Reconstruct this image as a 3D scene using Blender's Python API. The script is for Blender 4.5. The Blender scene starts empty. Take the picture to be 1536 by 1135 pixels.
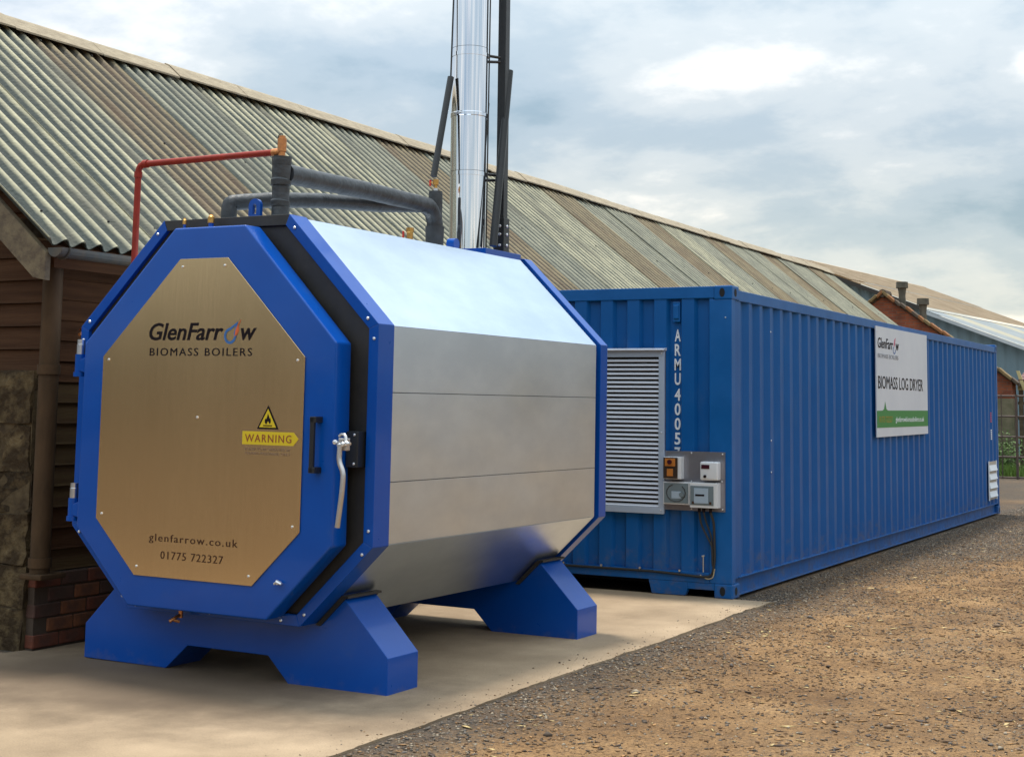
import bpy, bmesh, math, random
import numpy as np
from mathutils import Vector, Matrix
random.seed(7); rng = np.random.default_rng(11)
sc = bpy.context.scene
COL = sc.collection
rad = math.radians

# ------------------------------------------------------------------ camera
def cam_axes(yaw, pitch, roll):
    a, b, c = map(rad, (yaw, pitch, roll))
    f = Vector((-math.sin(a)*math.cos(b), math.cos(a)*math.cos(b), math.sin(b)))
    r = Vector((math.cos(a), math.sin(a), 0)); u = r.cross(f)
    return r*math.cos(c)+u*math.sin(c), -r*math.sin(c)+u*math.cos(c), f
F, CX, CY = 2223.68, 773.16, 372.22
r_, u_, f_ = cam_axes(27.9764, 6.0283, 0.7614)
cd = bpy.data.cameras.new('camera'); cam = bpy.data.objects.new('camera', cd); COL.objects.link(cam)
cam.matrix_world = Matrix(((r_.x, u_.x, -f_.x, 4.2159), (r_.y, u_.y, -f_.y, -11.8253), (r_.z, u_.z, -f_.z, 1.5671), (0, 0, 0, 1)))
cd.sensor_width = 36; cd.lens = F/1536*36
cd.shift_x = (768-CX)/1536; cd.shift_y = (CY-567.5)/1536
cd.clip_start = 0.1; cd.clip_end = 3000
sc.camera = cam

# ------------------------------------------------------------------ light
SUN = Vector((-0.20, 0.14, 1.0)).normalized()          # towards the sun
EXPO = 0.62
sc.view_settings.view_transform = 'Standard'; sc.view_settings.look = 'None'
sc.view_settings.gamma = 1; sc.view_settings.use_curve_mapping = False
sc.view_settings.exposure = EXPO
sl = bpy.data.lights.new('sun', 'SUN'); sl.energy = 2.7; sl.angle = rad(9); sl.color = (1, .94, .84)
so = bpy.data.objects.new('sun', sl); COL.objects.link(so)
so.rotation_euler = SUN.to_track_quat('Z', 'Y').to_euler()
W = bpy.data.worlds.new("World"); sc.world = W; W.use_nodes = True
nt = W.node_tree; nt.nodes.clear()
def N(t, typ, **k):
    n = t.nodes.new(typ)
    for a, v in k.items(): setattr(n, a, v)
    return n
def build_world():
    L = nt.links.new
    out = N(nt, 'ShaderNodeOutputWorld'); mix = N(nt, 'ShaderNodeMixShader')
    sky = N(nt, 'ShaderNodeTexSky', sky_type='NISHITA'); sky.sun_disc = False
    sky.sun_elevation = math.asin(SUN.z); sky.sun_rotation = math.atan2(SUN.x, SUN.y)
    b1 = N(nt, 'ShaderNodeBackground'); b1.inputs[1].default_value = .085; L(sky.outputs[0], b1.inputs[0])
    tc = N(nt, 'ShaderNodeTexCoord'); sep = N(nt, 'ShaderNodeSeparateXYZ'); L(tc.outputs['Generated'], sep.inputs[0])
    def M(op, a, b=None, clamp=False):
        m = N(nt, 'ShaderNodeMath', operation=op); m.use_clamp = clamp
        for i, v in enumerate((a, b)):
            if v is None: continue
            if isinstance(v, (int, float)): m.inputs[i].default_value = v
            else: L(v, m.inputs[i])
        return m.outputs[0]
    zc = M('MAXIMUM', sep.outputs[2], 0.0); den = M('ADD', zc, 0.26)
    px = M('DIVIDE', sep.outputs[0], den); py = M('DIVIDE', sep.outputs[1], den)
    cmb = N(nt, 'ShaderNodeCombineXYZ'); L(px, cmb.inputs[0]); L(py, cmb.inputs[1])
    def noise(scale, detail, rough, off):
        mp = N(nt, 'ShaderNodeMapping'); mp.inputs['Location'].default_value = off; L(cmb.outputs[0], mp.inputs[0])
        n = N(nt, 'ShaderNodeTexNoise'); n.inputs['Scale'].default_value = scale; n.inputs['Detail'].default_value = detail
        n.inputs['Roughness'].default_value = rough; n.inputs['Distortion'].default_value = .15; L(mp.outputs[0], n.inputs[0]); return n.outputs[0]
    nA = noise(1.55, 8, .55, (3.1, 1.7, 0)); nB = noise(3.6, 9, .58, (9.4, 4.2, 3)); nC = noise(.55, 3, .5, (1.2, 8.8, 5))
    def ramp(src, stops):
        r = N(nt, 'ShaderNodeValToRGB'); r.color_ramp.interpolation = 'EASE'
        el = r.color_ramp.elements
        while len(el) < len(stops): el.new(.5)
        for e, (p, c) in zip(el, stops): e.position = p; e.color = (*c, 1)
        L(src, r.inputs[0]); return r.outputs[0]
    # cloud body tone: blue-grey undersides to near-white tops (display tones before exposure)
    s = M('ADD', M('MULTIPLY', nA, .66), M('MULTIPLY', nB, .34))
    tone = ramp(s, [(.35, (.27, .365, .44)), (.45, (.385, .465, .53)), (.53, (.51, .565, .60)), (.62, (.78, .78, .765))])
    # low cloud towards the horizon turns creamy
    hz = ramp(sep.outputs[2], [(0.02, (1, 1, 1)), (.20, (0, 0, 0))])
    warm = N(nt, 'ShaderNodeMix', data_type='RGBA'); warm.blend_type = 'MULTIPLY'
    L(hz, warm.inputs[0]); L(tone, warm.inputs[6]); warm.inputs[7].default_value = (1.60, 1.46, 1.22, 1)
    b2 = N(nt, 'ShaderNodeBackground'); L(M('ADD', M('MULTIPLY', sep.outputs[2], 2.0), .56), b2.inputs[1])   # overcast sky: brighter towards the zenith
    L(warm.outputs[2], b2.inputs[0])
    # where the cover is thinner some clear sky shows
    cover = ramp(nC, [(.36, (.55, .55, .55)), (.50, (.95, .95, .95))])
    L(cover, mix.inputs[0]); L(b1.outputs[0], mix.inputs[1]); L(b2.outputs[0], mix.inputs[2])
    L(mix.outputs[0], out.inputs[0])
build_world()

# ------------------------------------------------------------------ materials
def mat(name, col, rough=.6, metal=0., noise=None, bump=None, coat=0., spec=.5, col2=None, nscale=6., ndetail=6, aniso=None, stretch=None, w=(.35, .65)):
    """principled; col/col2 mixed by object-space noise; bump=(scale, distance)"""
    m = bpy.data.materials.new(name); m.use_nodes = True; t = m.node_tree; L = t.links.new
    b = t.nodes['Principled BSDF']; b.inputs['Roughness'].default_value = rough; b.inputs['Metallic'].default_value = metal
    b.inputs['Coat Weight'].default_value = coat; b.inputs['Coat Roughness'].default_value = .08; b.inputs['Specular IOR Level'].default_value = spec
    tc = N(t, 'ShaderNodeTexCoord'); src = tc.outputs['Object']
    if stretch:
        mp = N(t, 'ShaderNodeMapping'); mp.inputs['Scale'].default_value = stretch; L(src, mp.inputs[0]); src = mp.outputs[0]
    if col2 is None: b.inputs['Base Color'].default_value = (*col, 1)
    else:
        n = N(t, 'ShaderNodeTexNoise'); n.inputs['Scale'].default_value = nscale; n.inputs['Detail'].default_value = ndetail; n.inputs['Roughness'].default_value = .62; L(src, n.inputs[0])
        r = N(t, 'ShaderNodeValToRGB'); r.color_ramp.elements[0].position = w[0]; r.color_ramp.elements[1].position = w[1]
        r.color_ramp.elements[0].color = (*col, 1); r.color_ramp.elements[1].color = (*col2, 1); L(n.outputs[0], r.inputs[0]); L(r.outputs[0], b.inputs['Base Color'])
    if noise:      # roughness variation
        n = N(t, 'ShaderNodeTexNoise'); n.inputs['Scale'].default_value = noise[0]; n.inputs['Detail'].default_value = 5; L(src, n.inputs[0])
        mr = N(t, 'ShaderNodeMapRange'); mr.inputs[3].default_value = max(0, rough-noise[1]); mr.inputs[4].default_value = rough+noise[1]; L(n.outputs[0], mr.inputs[0]); L(mr.outputs[0], b.inputs['Roughness'])
    if bump:
        n = N(t, 'ShaderNodeTexNoise'); n.inputs['Scale'].default_value = bump[0]; n.inputs['Detail'].default_value = 6; L(src, n.inputs[0])
        bp = N(t, 'ShaderNodeBump'); bp.inputs['Strength'].default_value = 1; bp.inputs['Distance'].default_value = bump[1]; L(n.outputs[0], bp.inputs['Height']); L(bp.outputs[0], b.inputs['Normal'])
    return m
M_blue = mat('boiler_blue_paint', (.0004, .060, .325), .30, coat=.25, spec=.22, noise=(14, .06), bump=(55, .00025), col2=(.0006, .068, .355), nscale=3)
M_cblue = mat('container_blue_paint', (.001, .078, .275), .42, spec=.28, noise=(5, .10), col2=(.003, .090, .305), nscale=2.2, bump=(3, .0015))
M_cblue2 = mat('container_frame_paint', (.001, .084, .285), .40, spec=.3, noise=(5, .10), col2=(.005, .104, .34), nscale=3, bump=(30, .0004))
M_black = mat('black_insulation_board', (.018, .017, .016), .55, col2=(.028, .025, .022), nscale=8, noise=(20, .1), bump=(60, .0006))
M_steel = mat('brushed_stainless', (.60, .69, .81), .34, 1., col2=(.68, .77, .88), nscale=5, noise=(3, .07), bump=(1.6, .0012), stretch=(1, .5, 1))
M_plate = mat('door_stainless_plate', (.75, .54, .30), .24, 1., col2=(.80, .58, .33), nscale=200, ndetail=2, noise=(2, .03), stretch=(1, 1, .02))
M_mirror = mat('polished_flue_steel', (.80, .81, .84), .07, 1., noise=(4, .03))
M_zinc = mat('zinc_plated_steel', (.60, .62, .66), .32, 1.)
M_alu = mat('aluminium_louvre', (.66, .69, .76), .4, .3, noise=(10, .08))
M_lfr = mat('louvre_frame_grey', (.42, .50, .62), .4, .3)
M_backp = mat('aluminium_backplate', (.40, .40, .44), .36, .8, noise=(8, .08), col2=(.33, .31, .33), nscale=4)
M_bolt = mat('bolt_head_steel', (.75, .77, .80), .3, .8)
M_foam = mat('black_pipe_lagging', (.022, .026, .030), .48, col2=(.045, .052, .060), nscale=12, bump=(26, .006), noise=(9, .12))
M_blackm = mat('black_painted_steel', (.016, .018, .020), .38, noise=(20, .08))
M_cable = mat('black_cable', (.02, .02, .02), .5)
M_brass = mat('brass', (.62, .36, .10), .36, .9, noise=(40, .1), col2=(.50, .26, .08), nscale=40)
M_copper = mat('copper_fitting', (.60, .25, .09), .4, .85, col2=(.45, .19, .08), nscale=50)
M_redp = mat('red_oxide_pipe', (.29, .026, .013), .5, spec=.25, col2=(.22, .022, .012), nscale=14, noise=(15, .1))
M_redh = mat('red_handle', (.6, .03, .02), .4)
M_handle = mat('black_handle_plastic', (.012, .013, .016), .35)
M_lever = mat('forged_lever_steel', (.55, .53, .52), .34, .9, noise=(30, .08), bump=(60, .0006))
M_ink = mat('dark_print', (.012, .008, .010), .6, spec=.1)
M_brown = mat('brown_print', (.06, .028, .015), .6, spec=.1)
M_faint = mat('faint_print', (.22, .15, .10), .5)
M_logob = mat('logo_blue', (.03, .13, .38), .45)
M_logor = mat('logo_orange', (.62, .12, .03), .45)
M_yel = mat('warning_yellow', (.62, .46, .01), .45)
M_wred = mat('warning_red_print', (.25, .05, .02), .5)
M_white = mat('white_paint', (.72, .76, .80), .5)
M_sign = mat('sign_board_white', (.60, .64, .70), .4, col2=(.55, .59, .66), nscale=2)
M_green = mat('sign_green', (.015, .20, .04), .45)
M_orange = mat('sign_orange_print', (.30, .22, .02), .5)
M_grayp = mat('sign_grey_print', (.30, .32, .36), .5)
M_boxw = mat('control_box_plastic', (.62, .64, .66), .4)
M_clear = mat('smoked_clear_lid', (.16, .20, .22), .15, coat=.5)
M_relay = mat('relay_grey', (.32, .40, .48), .4)
M_amber = mat('amber_switch', (.45, .16, .03), .35)
M_smoke = mat('smoked_brown_lid', (.045, .03, .022), .2, coat=.5)
M_disp = mat('dark_display', (.05, .012, .02), .15)
M_void = mat('unlit_inside', (.01, .01, .01), .9)
# barn
M_board = mat('weatherboard_brown', (.045, .020, .010), .8, spec=.1, col2=(.080, .036, .017), nscale=3, stretch=(1, .25, 5), bump=(30, .003))
M_board2 = mat('weatherboard_olive', (.085, .052, .020), .8, spec=.2, col2=(.060, .030, .013), nscale=3, stretch=(1, .25, 5), bump=(30, .003))
M_boardg = mat('gable_board_brown', (.045, .021, .011), .8, spec=.1, col2=(.085, .042, .022), nscale=3, stretch=(.25, 1, 5), bump=(30, .003))
M_barge = mat('weathered_barge_timber', (.17, .13, .075), .8, col2=(.08, .055, .035), nscale=6, stretch=(2, 2, 2), bump=(40, .003))
M_gut = mat('old_gutter', (.085, .065, .045), .6, col2=(.045, .05, .05), nscale=9, bump=(25, .002))
M_pipe = mat('rusty_brown_downpipe', (.045, .026, .012), .7, spec=.2, col2=(.075, .042, .020), nscale=7, stretch=(1, 1, .4), bump=(30, .003), noise=(9, .12))
M_brick = mat('dull_red_brick', (.16, .040, .018), .85, col2=(.085, .032, .020), nscale=9, bump=(50, .004))
M_brickb = mat('orange_brown_brick', (.22, .075, .026), .85, col2=(.10, .040, .022), nscale=9, bump=(50, .004))
M_brickc = mat('dark_stained_brick', (.080, .034, .024), .85, col2=(.055, .030, .02), nscale=9, bump=(50, .004))
M_mortar = mat('dirty_mortar', (.060, .040, .027), .9, bump=(50, .004))
M_block = mat('stained_block_stone', (.042, .028, .016), .9, spec=.1, col2=(.13, .092, .048), nscale=9, bump=(24, .022), w=(.45, .68))
M_block2 = mat('dark_stained_block_stone', (.030, .021, .013), .9, spec=.1, col2=(.105, .072, .038), nscale=13, bump=(24, .022), w=(.45, .8))
M_ridge = mat('lichen_ridge_cap', (.25, .20, .135), .9, col2=(.35, .29, .20), nscale=14, bump=(40, .008), stretch=(1, .5, 1))
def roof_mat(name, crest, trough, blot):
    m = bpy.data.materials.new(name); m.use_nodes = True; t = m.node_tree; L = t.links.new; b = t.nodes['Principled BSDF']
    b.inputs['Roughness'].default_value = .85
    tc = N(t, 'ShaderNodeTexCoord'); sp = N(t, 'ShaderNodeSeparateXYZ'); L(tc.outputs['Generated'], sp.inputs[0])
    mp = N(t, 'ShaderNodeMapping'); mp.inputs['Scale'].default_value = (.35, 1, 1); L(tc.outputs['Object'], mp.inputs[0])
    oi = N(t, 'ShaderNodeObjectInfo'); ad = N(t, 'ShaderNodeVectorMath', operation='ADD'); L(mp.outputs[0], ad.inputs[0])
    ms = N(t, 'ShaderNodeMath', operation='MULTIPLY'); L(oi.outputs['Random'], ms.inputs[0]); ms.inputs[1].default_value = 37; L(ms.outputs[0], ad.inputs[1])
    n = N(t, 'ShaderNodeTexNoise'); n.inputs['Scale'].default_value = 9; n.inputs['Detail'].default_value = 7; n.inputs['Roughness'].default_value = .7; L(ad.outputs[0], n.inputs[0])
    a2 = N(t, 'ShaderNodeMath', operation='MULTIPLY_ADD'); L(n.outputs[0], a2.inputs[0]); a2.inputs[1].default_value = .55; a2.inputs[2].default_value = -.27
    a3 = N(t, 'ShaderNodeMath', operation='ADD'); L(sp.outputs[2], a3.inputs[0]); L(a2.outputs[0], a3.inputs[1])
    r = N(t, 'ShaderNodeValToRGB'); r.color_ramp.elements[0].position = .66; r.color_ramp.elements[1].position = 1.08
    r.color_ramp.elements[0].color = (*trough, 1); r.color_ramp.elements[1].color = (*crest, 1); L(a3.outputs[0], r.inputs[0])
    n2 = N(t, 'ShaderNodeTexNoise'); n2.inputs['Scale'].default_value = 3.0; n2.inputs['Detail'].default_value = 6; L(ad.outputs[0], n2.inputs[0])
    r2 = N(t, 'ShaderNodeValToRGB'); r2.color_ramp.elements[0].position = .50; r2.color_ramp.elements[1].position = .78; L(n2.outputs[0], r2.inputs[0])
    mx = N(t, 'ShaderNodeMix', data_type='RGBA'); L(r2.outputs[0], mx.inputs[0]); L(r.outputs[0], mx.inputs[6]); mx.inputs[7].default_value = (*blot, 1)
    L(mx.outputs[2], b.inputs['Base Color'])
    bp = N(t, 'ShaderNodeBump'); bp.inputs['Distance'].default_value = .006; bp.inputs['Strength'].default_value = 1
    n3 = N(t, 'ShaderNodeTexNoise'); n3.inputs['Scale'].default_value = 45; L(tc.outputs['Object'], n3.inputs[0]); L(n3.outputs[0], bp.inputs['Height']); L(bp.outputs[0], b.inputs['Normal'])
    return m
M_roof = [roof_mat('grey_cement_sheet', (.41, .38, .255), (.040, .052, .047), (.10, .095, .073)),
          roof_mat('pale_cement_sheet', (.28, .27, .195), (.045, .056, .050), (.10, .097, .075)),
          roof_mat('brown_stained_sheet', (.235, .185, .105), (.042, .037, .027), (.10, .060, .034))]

def wear(m, col, lo, hi, scale, zfade=None, amount=1., stretch=(1, 1, 1), rough=.85):
    """overlay patches of another substance; zfade=(z0,z1) keeps it near the ground"""
    t = m.node_tree; L = t.links.new; b = t.nodes['Principled BSDF']
    tc = N(t, 'ShaderNodeTexCoord'); mp = N(t, 'ShaderNodeMapping'); mp.inputs['Scale'].default_value = stretch; L(tc.outputs['Object'], mp.inputs[0])
    n = N(t, 'ShaderNodeTexNoise'); n.inputs['Scale'].default_value = scale; n.inputs['Detail'].default_value = 9; n.inputs['Roughness'].default_value = .7; L(mp.outputs[0], n.inputs[0]); f = n.outputs[0]
    if zfade:
        sp = N(t, 'ShaderNodeSeparateXYZ'); L(tc.outputs['Object'], sp.inputs[0]); r = N(t, 'ShaderNodeMapRange'); r.inputs[1].default_value = zfade[0]; r.inputs[2].default_value = zfade[1]; r.inputs[3].default_value = .22; r.inputs[4].default_value = -.25; L(sp.outputs[2], r.inputs[0])
        a = N(t, 'ShaderNodeMath', operation='ADD'); L(f, a.inputs[0]); L(r.outputs[0], a.inputs[1]); f = a.outputs[0]
    r = N(t, 'ShaderNodeMapRange'); r.interpolation_type = 'SMOOTHSTEP'; r.inputs[1].default_value = lo; r.inputs[2].default_value = hi; r.inputs[4].default_value = amount; L(f, r.inputs[0])
    def over(sock, val):
        mx = N(t, 'ShaderNodeMix', data_type='RGBA'); L(r.outputs[0], mx.inputs[0])
        if sock.is_linked: src = sock.links[0].from_socket; L(src, mx.inputs[6])
        else: mx.inputs[6].default_value = sock.default_value if hasattr(sock.default_value, '__len__') else (sock.default_value,)*3+(1,)
        mx.inputs[7].default_value = val; L(mx.outputs[2], sock)
    over(b.inputs['Base Color'], (*col, 1)); over(b.inputs['Roughness'], (rough,)*3+(1,))
wear(M_blue, (.16, .13, .10), .56, .80, 14, zfade=(-.02, .16), amount=.22)
wear(M_blue, (.06, .10, .22), .55, .75, 4, amount=.14)
wear(M_cblue, (.16, .075, .035), .70, .76, 11, amount=.8, stretch=(1, 1, .5))
wear(M_cblue, (.10, .14, .20), .52, .75, 2.5, amount=.30, stretch=(1, 1, .25))
wear(M_cblue, (.15, .12, .09), .56, .85, 8, zfade=(.1, .8), amount=.45)
wear(M_cblue2, (.17, .08, .04), .69, .76, 13, amount=.8)
wear(M_cblue2, (.15, .12, .09), .56, .85, 9, zfade=(0, .5), amount=.5)
# ------------------------------------------------------------------ helpers
def tag(o, label=None, cat=None, group=None, kind=None):
    if label: o['label'] = label
    if cat: o['category'] = cat
    if group: o['group'] = group
    if kind: o['kind'] = kind
    return o
def empty(name, loc, rot=(0, 0, 0), label=None, cat=None, group=None):
    o = bpy.data.objects.new(name, None); COL.objects.link(o); o.location = loc; o.rotation_euler = rot; o.empty_display_size = .2
    return tag(o, label, cat, group)
def link(name, me, m, parent=None, loc=None, rot=None):
    if m is not None and not me.materials: me.materials.append(m)
    o = bpy.data.objects.new(name, me); COL.objects.link(o)
    if parent: o.parent = parent
    if loc is not None: o.location = loc
    if rot is not None: o.rotation_euler = rot
    return o
def obj(name, bm, m, parent=None, smooth=False, loc=None, rot=None, bevel=0, seg=2):
    if bevel:
        bmesh.ops.remove_doubles(bm, verts=bm.verts, dist=1e-5)
        ed = [e for e in bm.edges if len(e.link_faces) == 2 and e.calc_face_angle(0) > .3]
        bmesh.ops.bevel(bm, geom=ed, offset=bevel, segments=seg, affect='EDGES', profile=.6)
    bmesh.ops.recalc_face_normals(bm, faces=bm.faces)
    me = bpy.data.meshes.new(name); bm.to_mesh(me); bm.free()
    if smooth:
        me.polygons.foreach_set('use_smooth', [True]*len(me.polygons))
        me.set_sharp_from_angle(angle=rad(40))
    return link(name, me, m, parent, loc, rot)
def BM(): return bmesh.new()
def box(bm, x0, x1, y0, y1, z0, z1):
    v = [bm.verts.new(p) for p in ((x0, y0, z0), (x1, y0, z0), (x1, y1, z0), (x0, y1, z0), (x0, y0, z1), (x1, y0, z1), (x1, y1, z1), (x0, y1, z1))]
    for f in ((0, 3, 2, 1), (4, 5, 6, 7), (0, 1, 5, 4), (1, 2, 6, 5), (2, 3, 7, 6), (3, 0, 4, 7)): bm.faces.new([v[i] for i in f])
    return bm
def prism(bm, pts, a0, a1, axis='y'):
    """pts: 2D polygon in the plane normal to axis (y: (x,z), x: (y,z), z: (x,y)), swept a0..a1"""
    def P(p, a): return (p[0], a, p[1]) if axis == 'y' else (a, p[0], p[1]) if axis == 'x' else (p[0], p[1], a)
    A = [bm.verts.new(P(p, a0)) for p in pts]; B = [bm.verts.new(P(p, a1)) for p in pts]
    bm.faces.new(A); bm.faces.new(B[::-1]); n = len(pts)
    for i in range(n): bm.faces.new((A[i], B[i], B[(i+1) % n], A[(i+1) % n]))
    return bm
def tube(bm, path, r, n=12, cap=True):
    path = [Vector(p) for p in path]; rr = r if isinstance(r, (list, tuple)) else [r]*len(path); rings = []
    t0 = (path[1]-path[0]).normalized(); up = Vector((0, 0, 1)) if abs(t0.z) < .9 else Vector((0, 1, 0)); side = t0.cross(up).normalized()
    for i, p in enumerate(path):
        t = ((path[min(i+1, len(path)-1)]-p).normalized() if i < len(path)-1 else Vector()) + ((p-path[i-1]).normalized() if i else Vector())
        t.normalize(); side = (side-t*side.dot(t)).normalized(); b = t.cross(side)
        rings.append([bm.verts.new(p+(side*math.cos(2*math.pi*k/n)+b*math.sin(2*math.pi*k/n))*rr[i]) for k in range(n)])
    for A, B in zip(rings, rings[1:]):
        for k in range(n): bm.faces.new((A[k], A[(k+1) % n], B[(k+1) % n], B[k]))
    if cap: bm.faces.new(rings[0][::-1]); bm.faces.new(rings[-1])
    return bm
def arc_path(pts, rr=.05, k=5):
    """round the corners of a polyline"""
    pts = [Vector(p) for p in pts]; out = [pts[0]]
    for a, b, c in zip(pts, pts[1:], pts[2:]):
        d1 = (a-b); d2 = (c-b); q = min(rr, d1.length*.45, d2.length*.45); s = b+d1.normalized()*q; e = b+d2.normalized()*q
        for i in range(k+1):
            t = i/k; out.append(s*(1-t)**2+b*2*t*(1-t)+e*t*t)
    return out+[pts[-1]]
def inset(pts, d):
    n = len(pts); out = []; c = Vector((sum(p[0] for p in pts)/n, sum(p[1] for p in pts)/n))
    ls = []
    for i in range(n):
        a = Vector(pts[i]); b = Vector(pts[(i+1) % n]); t = (b-a).normalized(); nn = Vector((-t.y, t.x))
        if nn.dot(c-a) < 0: nn = -nn
        ls.append((a+nn*d, t))
    for i in range(n):
        p, t = ls[i-1]; q, s = ls[i]; den = t.x*s.y-t.y*s.x; k = ((q.x-p.x)*s.y-(q.y-p.y)*s.x)/den; out.append(tuple(p+t*k))
    return out
def text(name, s, size, m, parent, loc, rot, width=None, shear=0, bold=0, spacing=1., align='LEFT', ext=.0012):
    c = bpy.data.curves.new(name, 'FONT'); c.body = s; c.size = size; c.shear = shear; c.offset = bold; c.space_character = spacing; c.extrude = ext; c.align_x = align; c.resolution_u = 3
    t = bpy.data.objects.new('tmp', c); COL.objects.link(t); bpy.context.view_layer.update()
    me = bpy.data.meshes.new_from_object(t.evaluated_get(bpy.context.evaluated_depsgraph_get())); bpy.data.objects.remove(t); bpy.data.curves.remove(c)
    if width:
        xs = np.empty(len(me.vertices)*3); me.vertices.foreach_get('co', xs); xs = xs.reshape(-1, 3); w = xs[:, 0].max()-xs[:, 0].min(); x0 = xs[:, 0].min()
        xs[:, 0] = (xs[:, 0]-x0)*width/w + (0 if align == 'LEFT' else -width/2); me.vertices.foreach_set('co', xs.ravel())
    me.materials.clear(); me.name = name
    o = link(name, me, m, parent, loc, rot)
    if ' ' in s or '.' in s: o['kind'] = 'stuff'      # lines of small print
    return o
def cyl_mesh(name, r, h, n=10, dome=0):
    bm = BM(); tube(bm, [(0, 0, 0), (0, 0, h)] if not dome else [(0, 0, 0), (0, 0, h*.5), (0, 0, h*.85), (0, 0, h)], r if not dome else [r, r, r*.8, r*.35], n)
    bmesh.ops.recalc_face_normals(bm, faces=bm.faces)
    me = bpy.data.meshes.new(name); bm.to_mesh(me); bm.free(); return me
FRONT = (rad(90), 0, 0)            # text facing -y
SIDE = (rad(90), 0, rad(90))       # text facing +x, reading towards +y

# ------------------------------------------------------------------ ground
def ground_mat():
    m = bpy.data.materials.new('gravelly_earth'); m.use_nodes = True; t = m.node_tree; L = t.links.new; b = t.nodes['Principled BSDF']; b.inputs['Roughness'].default_value = .95
    b.inputs['Specular IOR Level'].default_value = .2
    tc = N(t, 'ShaderNodeTexCoord')
    def no(s, d, r=.65):
        n = N(t, 'ShaderNodeTexNoise'); n.inputs['Scale'].default_value = s; n.inputs['Detail'].default_value = d; n.inputs['Roughness'].default_value = r; L(tc.outputs['Object'], n.inputs[0]); return n.outputs[0]
    def rp(src, *st):
        r = N(t, 'ShaderNodeValToRGB'); el = r.color_ramp.elements
        while len(el) < len(st): el.new(.5)
        for e, (p, c) in zip(el, st): e.position = p; e.color = (*c, 1)
        L(src, r.inputs[0]); return r.outputs[0]
    base = rp(no(1.3, 8), (.30, (.14, .078, .038)), (.5, (.265, .155, .072)), (.7, (.38, .235, .115)))
    fine = rp(no(55, 8, .85), (.38, (.25, .22, .20)), (.50, (1, 1, 1)), (.64, (1.5, 1.45, 1.3)))
    mx = N(t, 'ShaderNodeMix', data_type='RGBA'); mx.blend_type = 'MULTIPLY'; mx.inputs[0].default_value = .9; L(base, mx.inputs[6]); L(fine, mx.inputs[7])
    at = N(t, 'ShaderNodeAttribute'); at.attribute_name = 'grit'
    gr = rp(no(60, 6, .8), (.35, (.030, .025, .022)), (.55, (.095, .078, .062)), (.72, (.22, .18, .14)))
    sp = N(t, 'ShaderNodeMath', operation='MULTIPLY_ADD'); L(no(22, 8, .8), sp.inputs[0]); sp.inputs[1].default_value = 2.2; sp.inputs[2].default_value = -1.08
    ad = N(t, 'ShaderNodeMath', operation='ADD'); L(at.outputs['Fac'], ad.inputs[0]); L(sp.outputs[0], ad.inputs[1]); ad.use_clamp = True
    m2 = N(t, 'ShaderNodeMix', data_type='RGBA'); L(ad.outputs[0], m2.inputs[0]); L(mx.outputs[2], m2.inputs[6]); L(gr, m2.inputs[7]); L(m2.outputs[2], b.inputs['Base Color'])
    bp = N(t, 'ShaderNodeBump'); bp.inputs['Distance'].default_value = .02; bp.inputs['Strength'].default_value = 1; L(no(45, 8, .75), bp.inputs['Height']); L(bp.outputs[0], b.inputs['Normal'])
    return m
M_ground = ground_mat()
_t = [rng.random((64, 64)) for _ in range(6)]
def vnoise(x, y, k):
    g = _t[k]; xi = np.floor(x).astype(int); yi = np.floor(y).astype(int); fx = x-xi; fy = y-yi; fx = fx*fx*(3-2*fx); fy = fy*fy*(3-2*fy)
    a = g[xi % 64, yi % 64]; b = g[(xi+1) % 64, yi % 64]; c = g[xi % 64, (yi+1) % 64]; d = g[(xi+1) % 64, (yi+1) % 64]
    return (a*(1-fx)+b*fx)*(1-fy)+(c*(1-fx)+d*fx)*fy
def fbm(x, y, s=1., o=4):
    v = 0; a = .5; tt = 0
    for k in range(o): v = v+a*vnoise(x*s*2**k+17*k, y*s*2**k+31*k, k % 6); tt += a; a *= .55
    return v/tt
def hgt(x, y):
    h = -.012 + .030*(fbm(x, y, .9)-.5)*np.clip((x-.2)/1.2, .15, 1) + .022*(fbm(x+40, y+9, 5, 4)-.5)*np.clip((x-.2)/.8, .35, 1)
    h = np.where(x < .36, np.minimum(h, -.008), h)
    far = np.clip((np.abs(y-4)-22)/20, 0, 1)
    return h*(1-far) + far*-.03
def grit(x, y):
    # grey stone chippings: along the container, round the slab edge and in drifts
    g = np.zeros_like(x)
    d1 = np.abs(x-.05 - .10*np.maximum(y, 0)*.9); g = np.where(y > -.3, np.maximum(g, 1-np.clip((x-.2-.10*y)/.9, 0, 1.0)), g)
    g = np.where(y <= 0.3, np.maximum(g, .95-np.clip((x-.3)/.75, 0, 1)), g)
    g = g*.85 + 1.1*(fbm(x*.8+5, y*.45+3, 1.3, 4)-.53)
    return np.clip(g, 0, 1)
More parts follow.
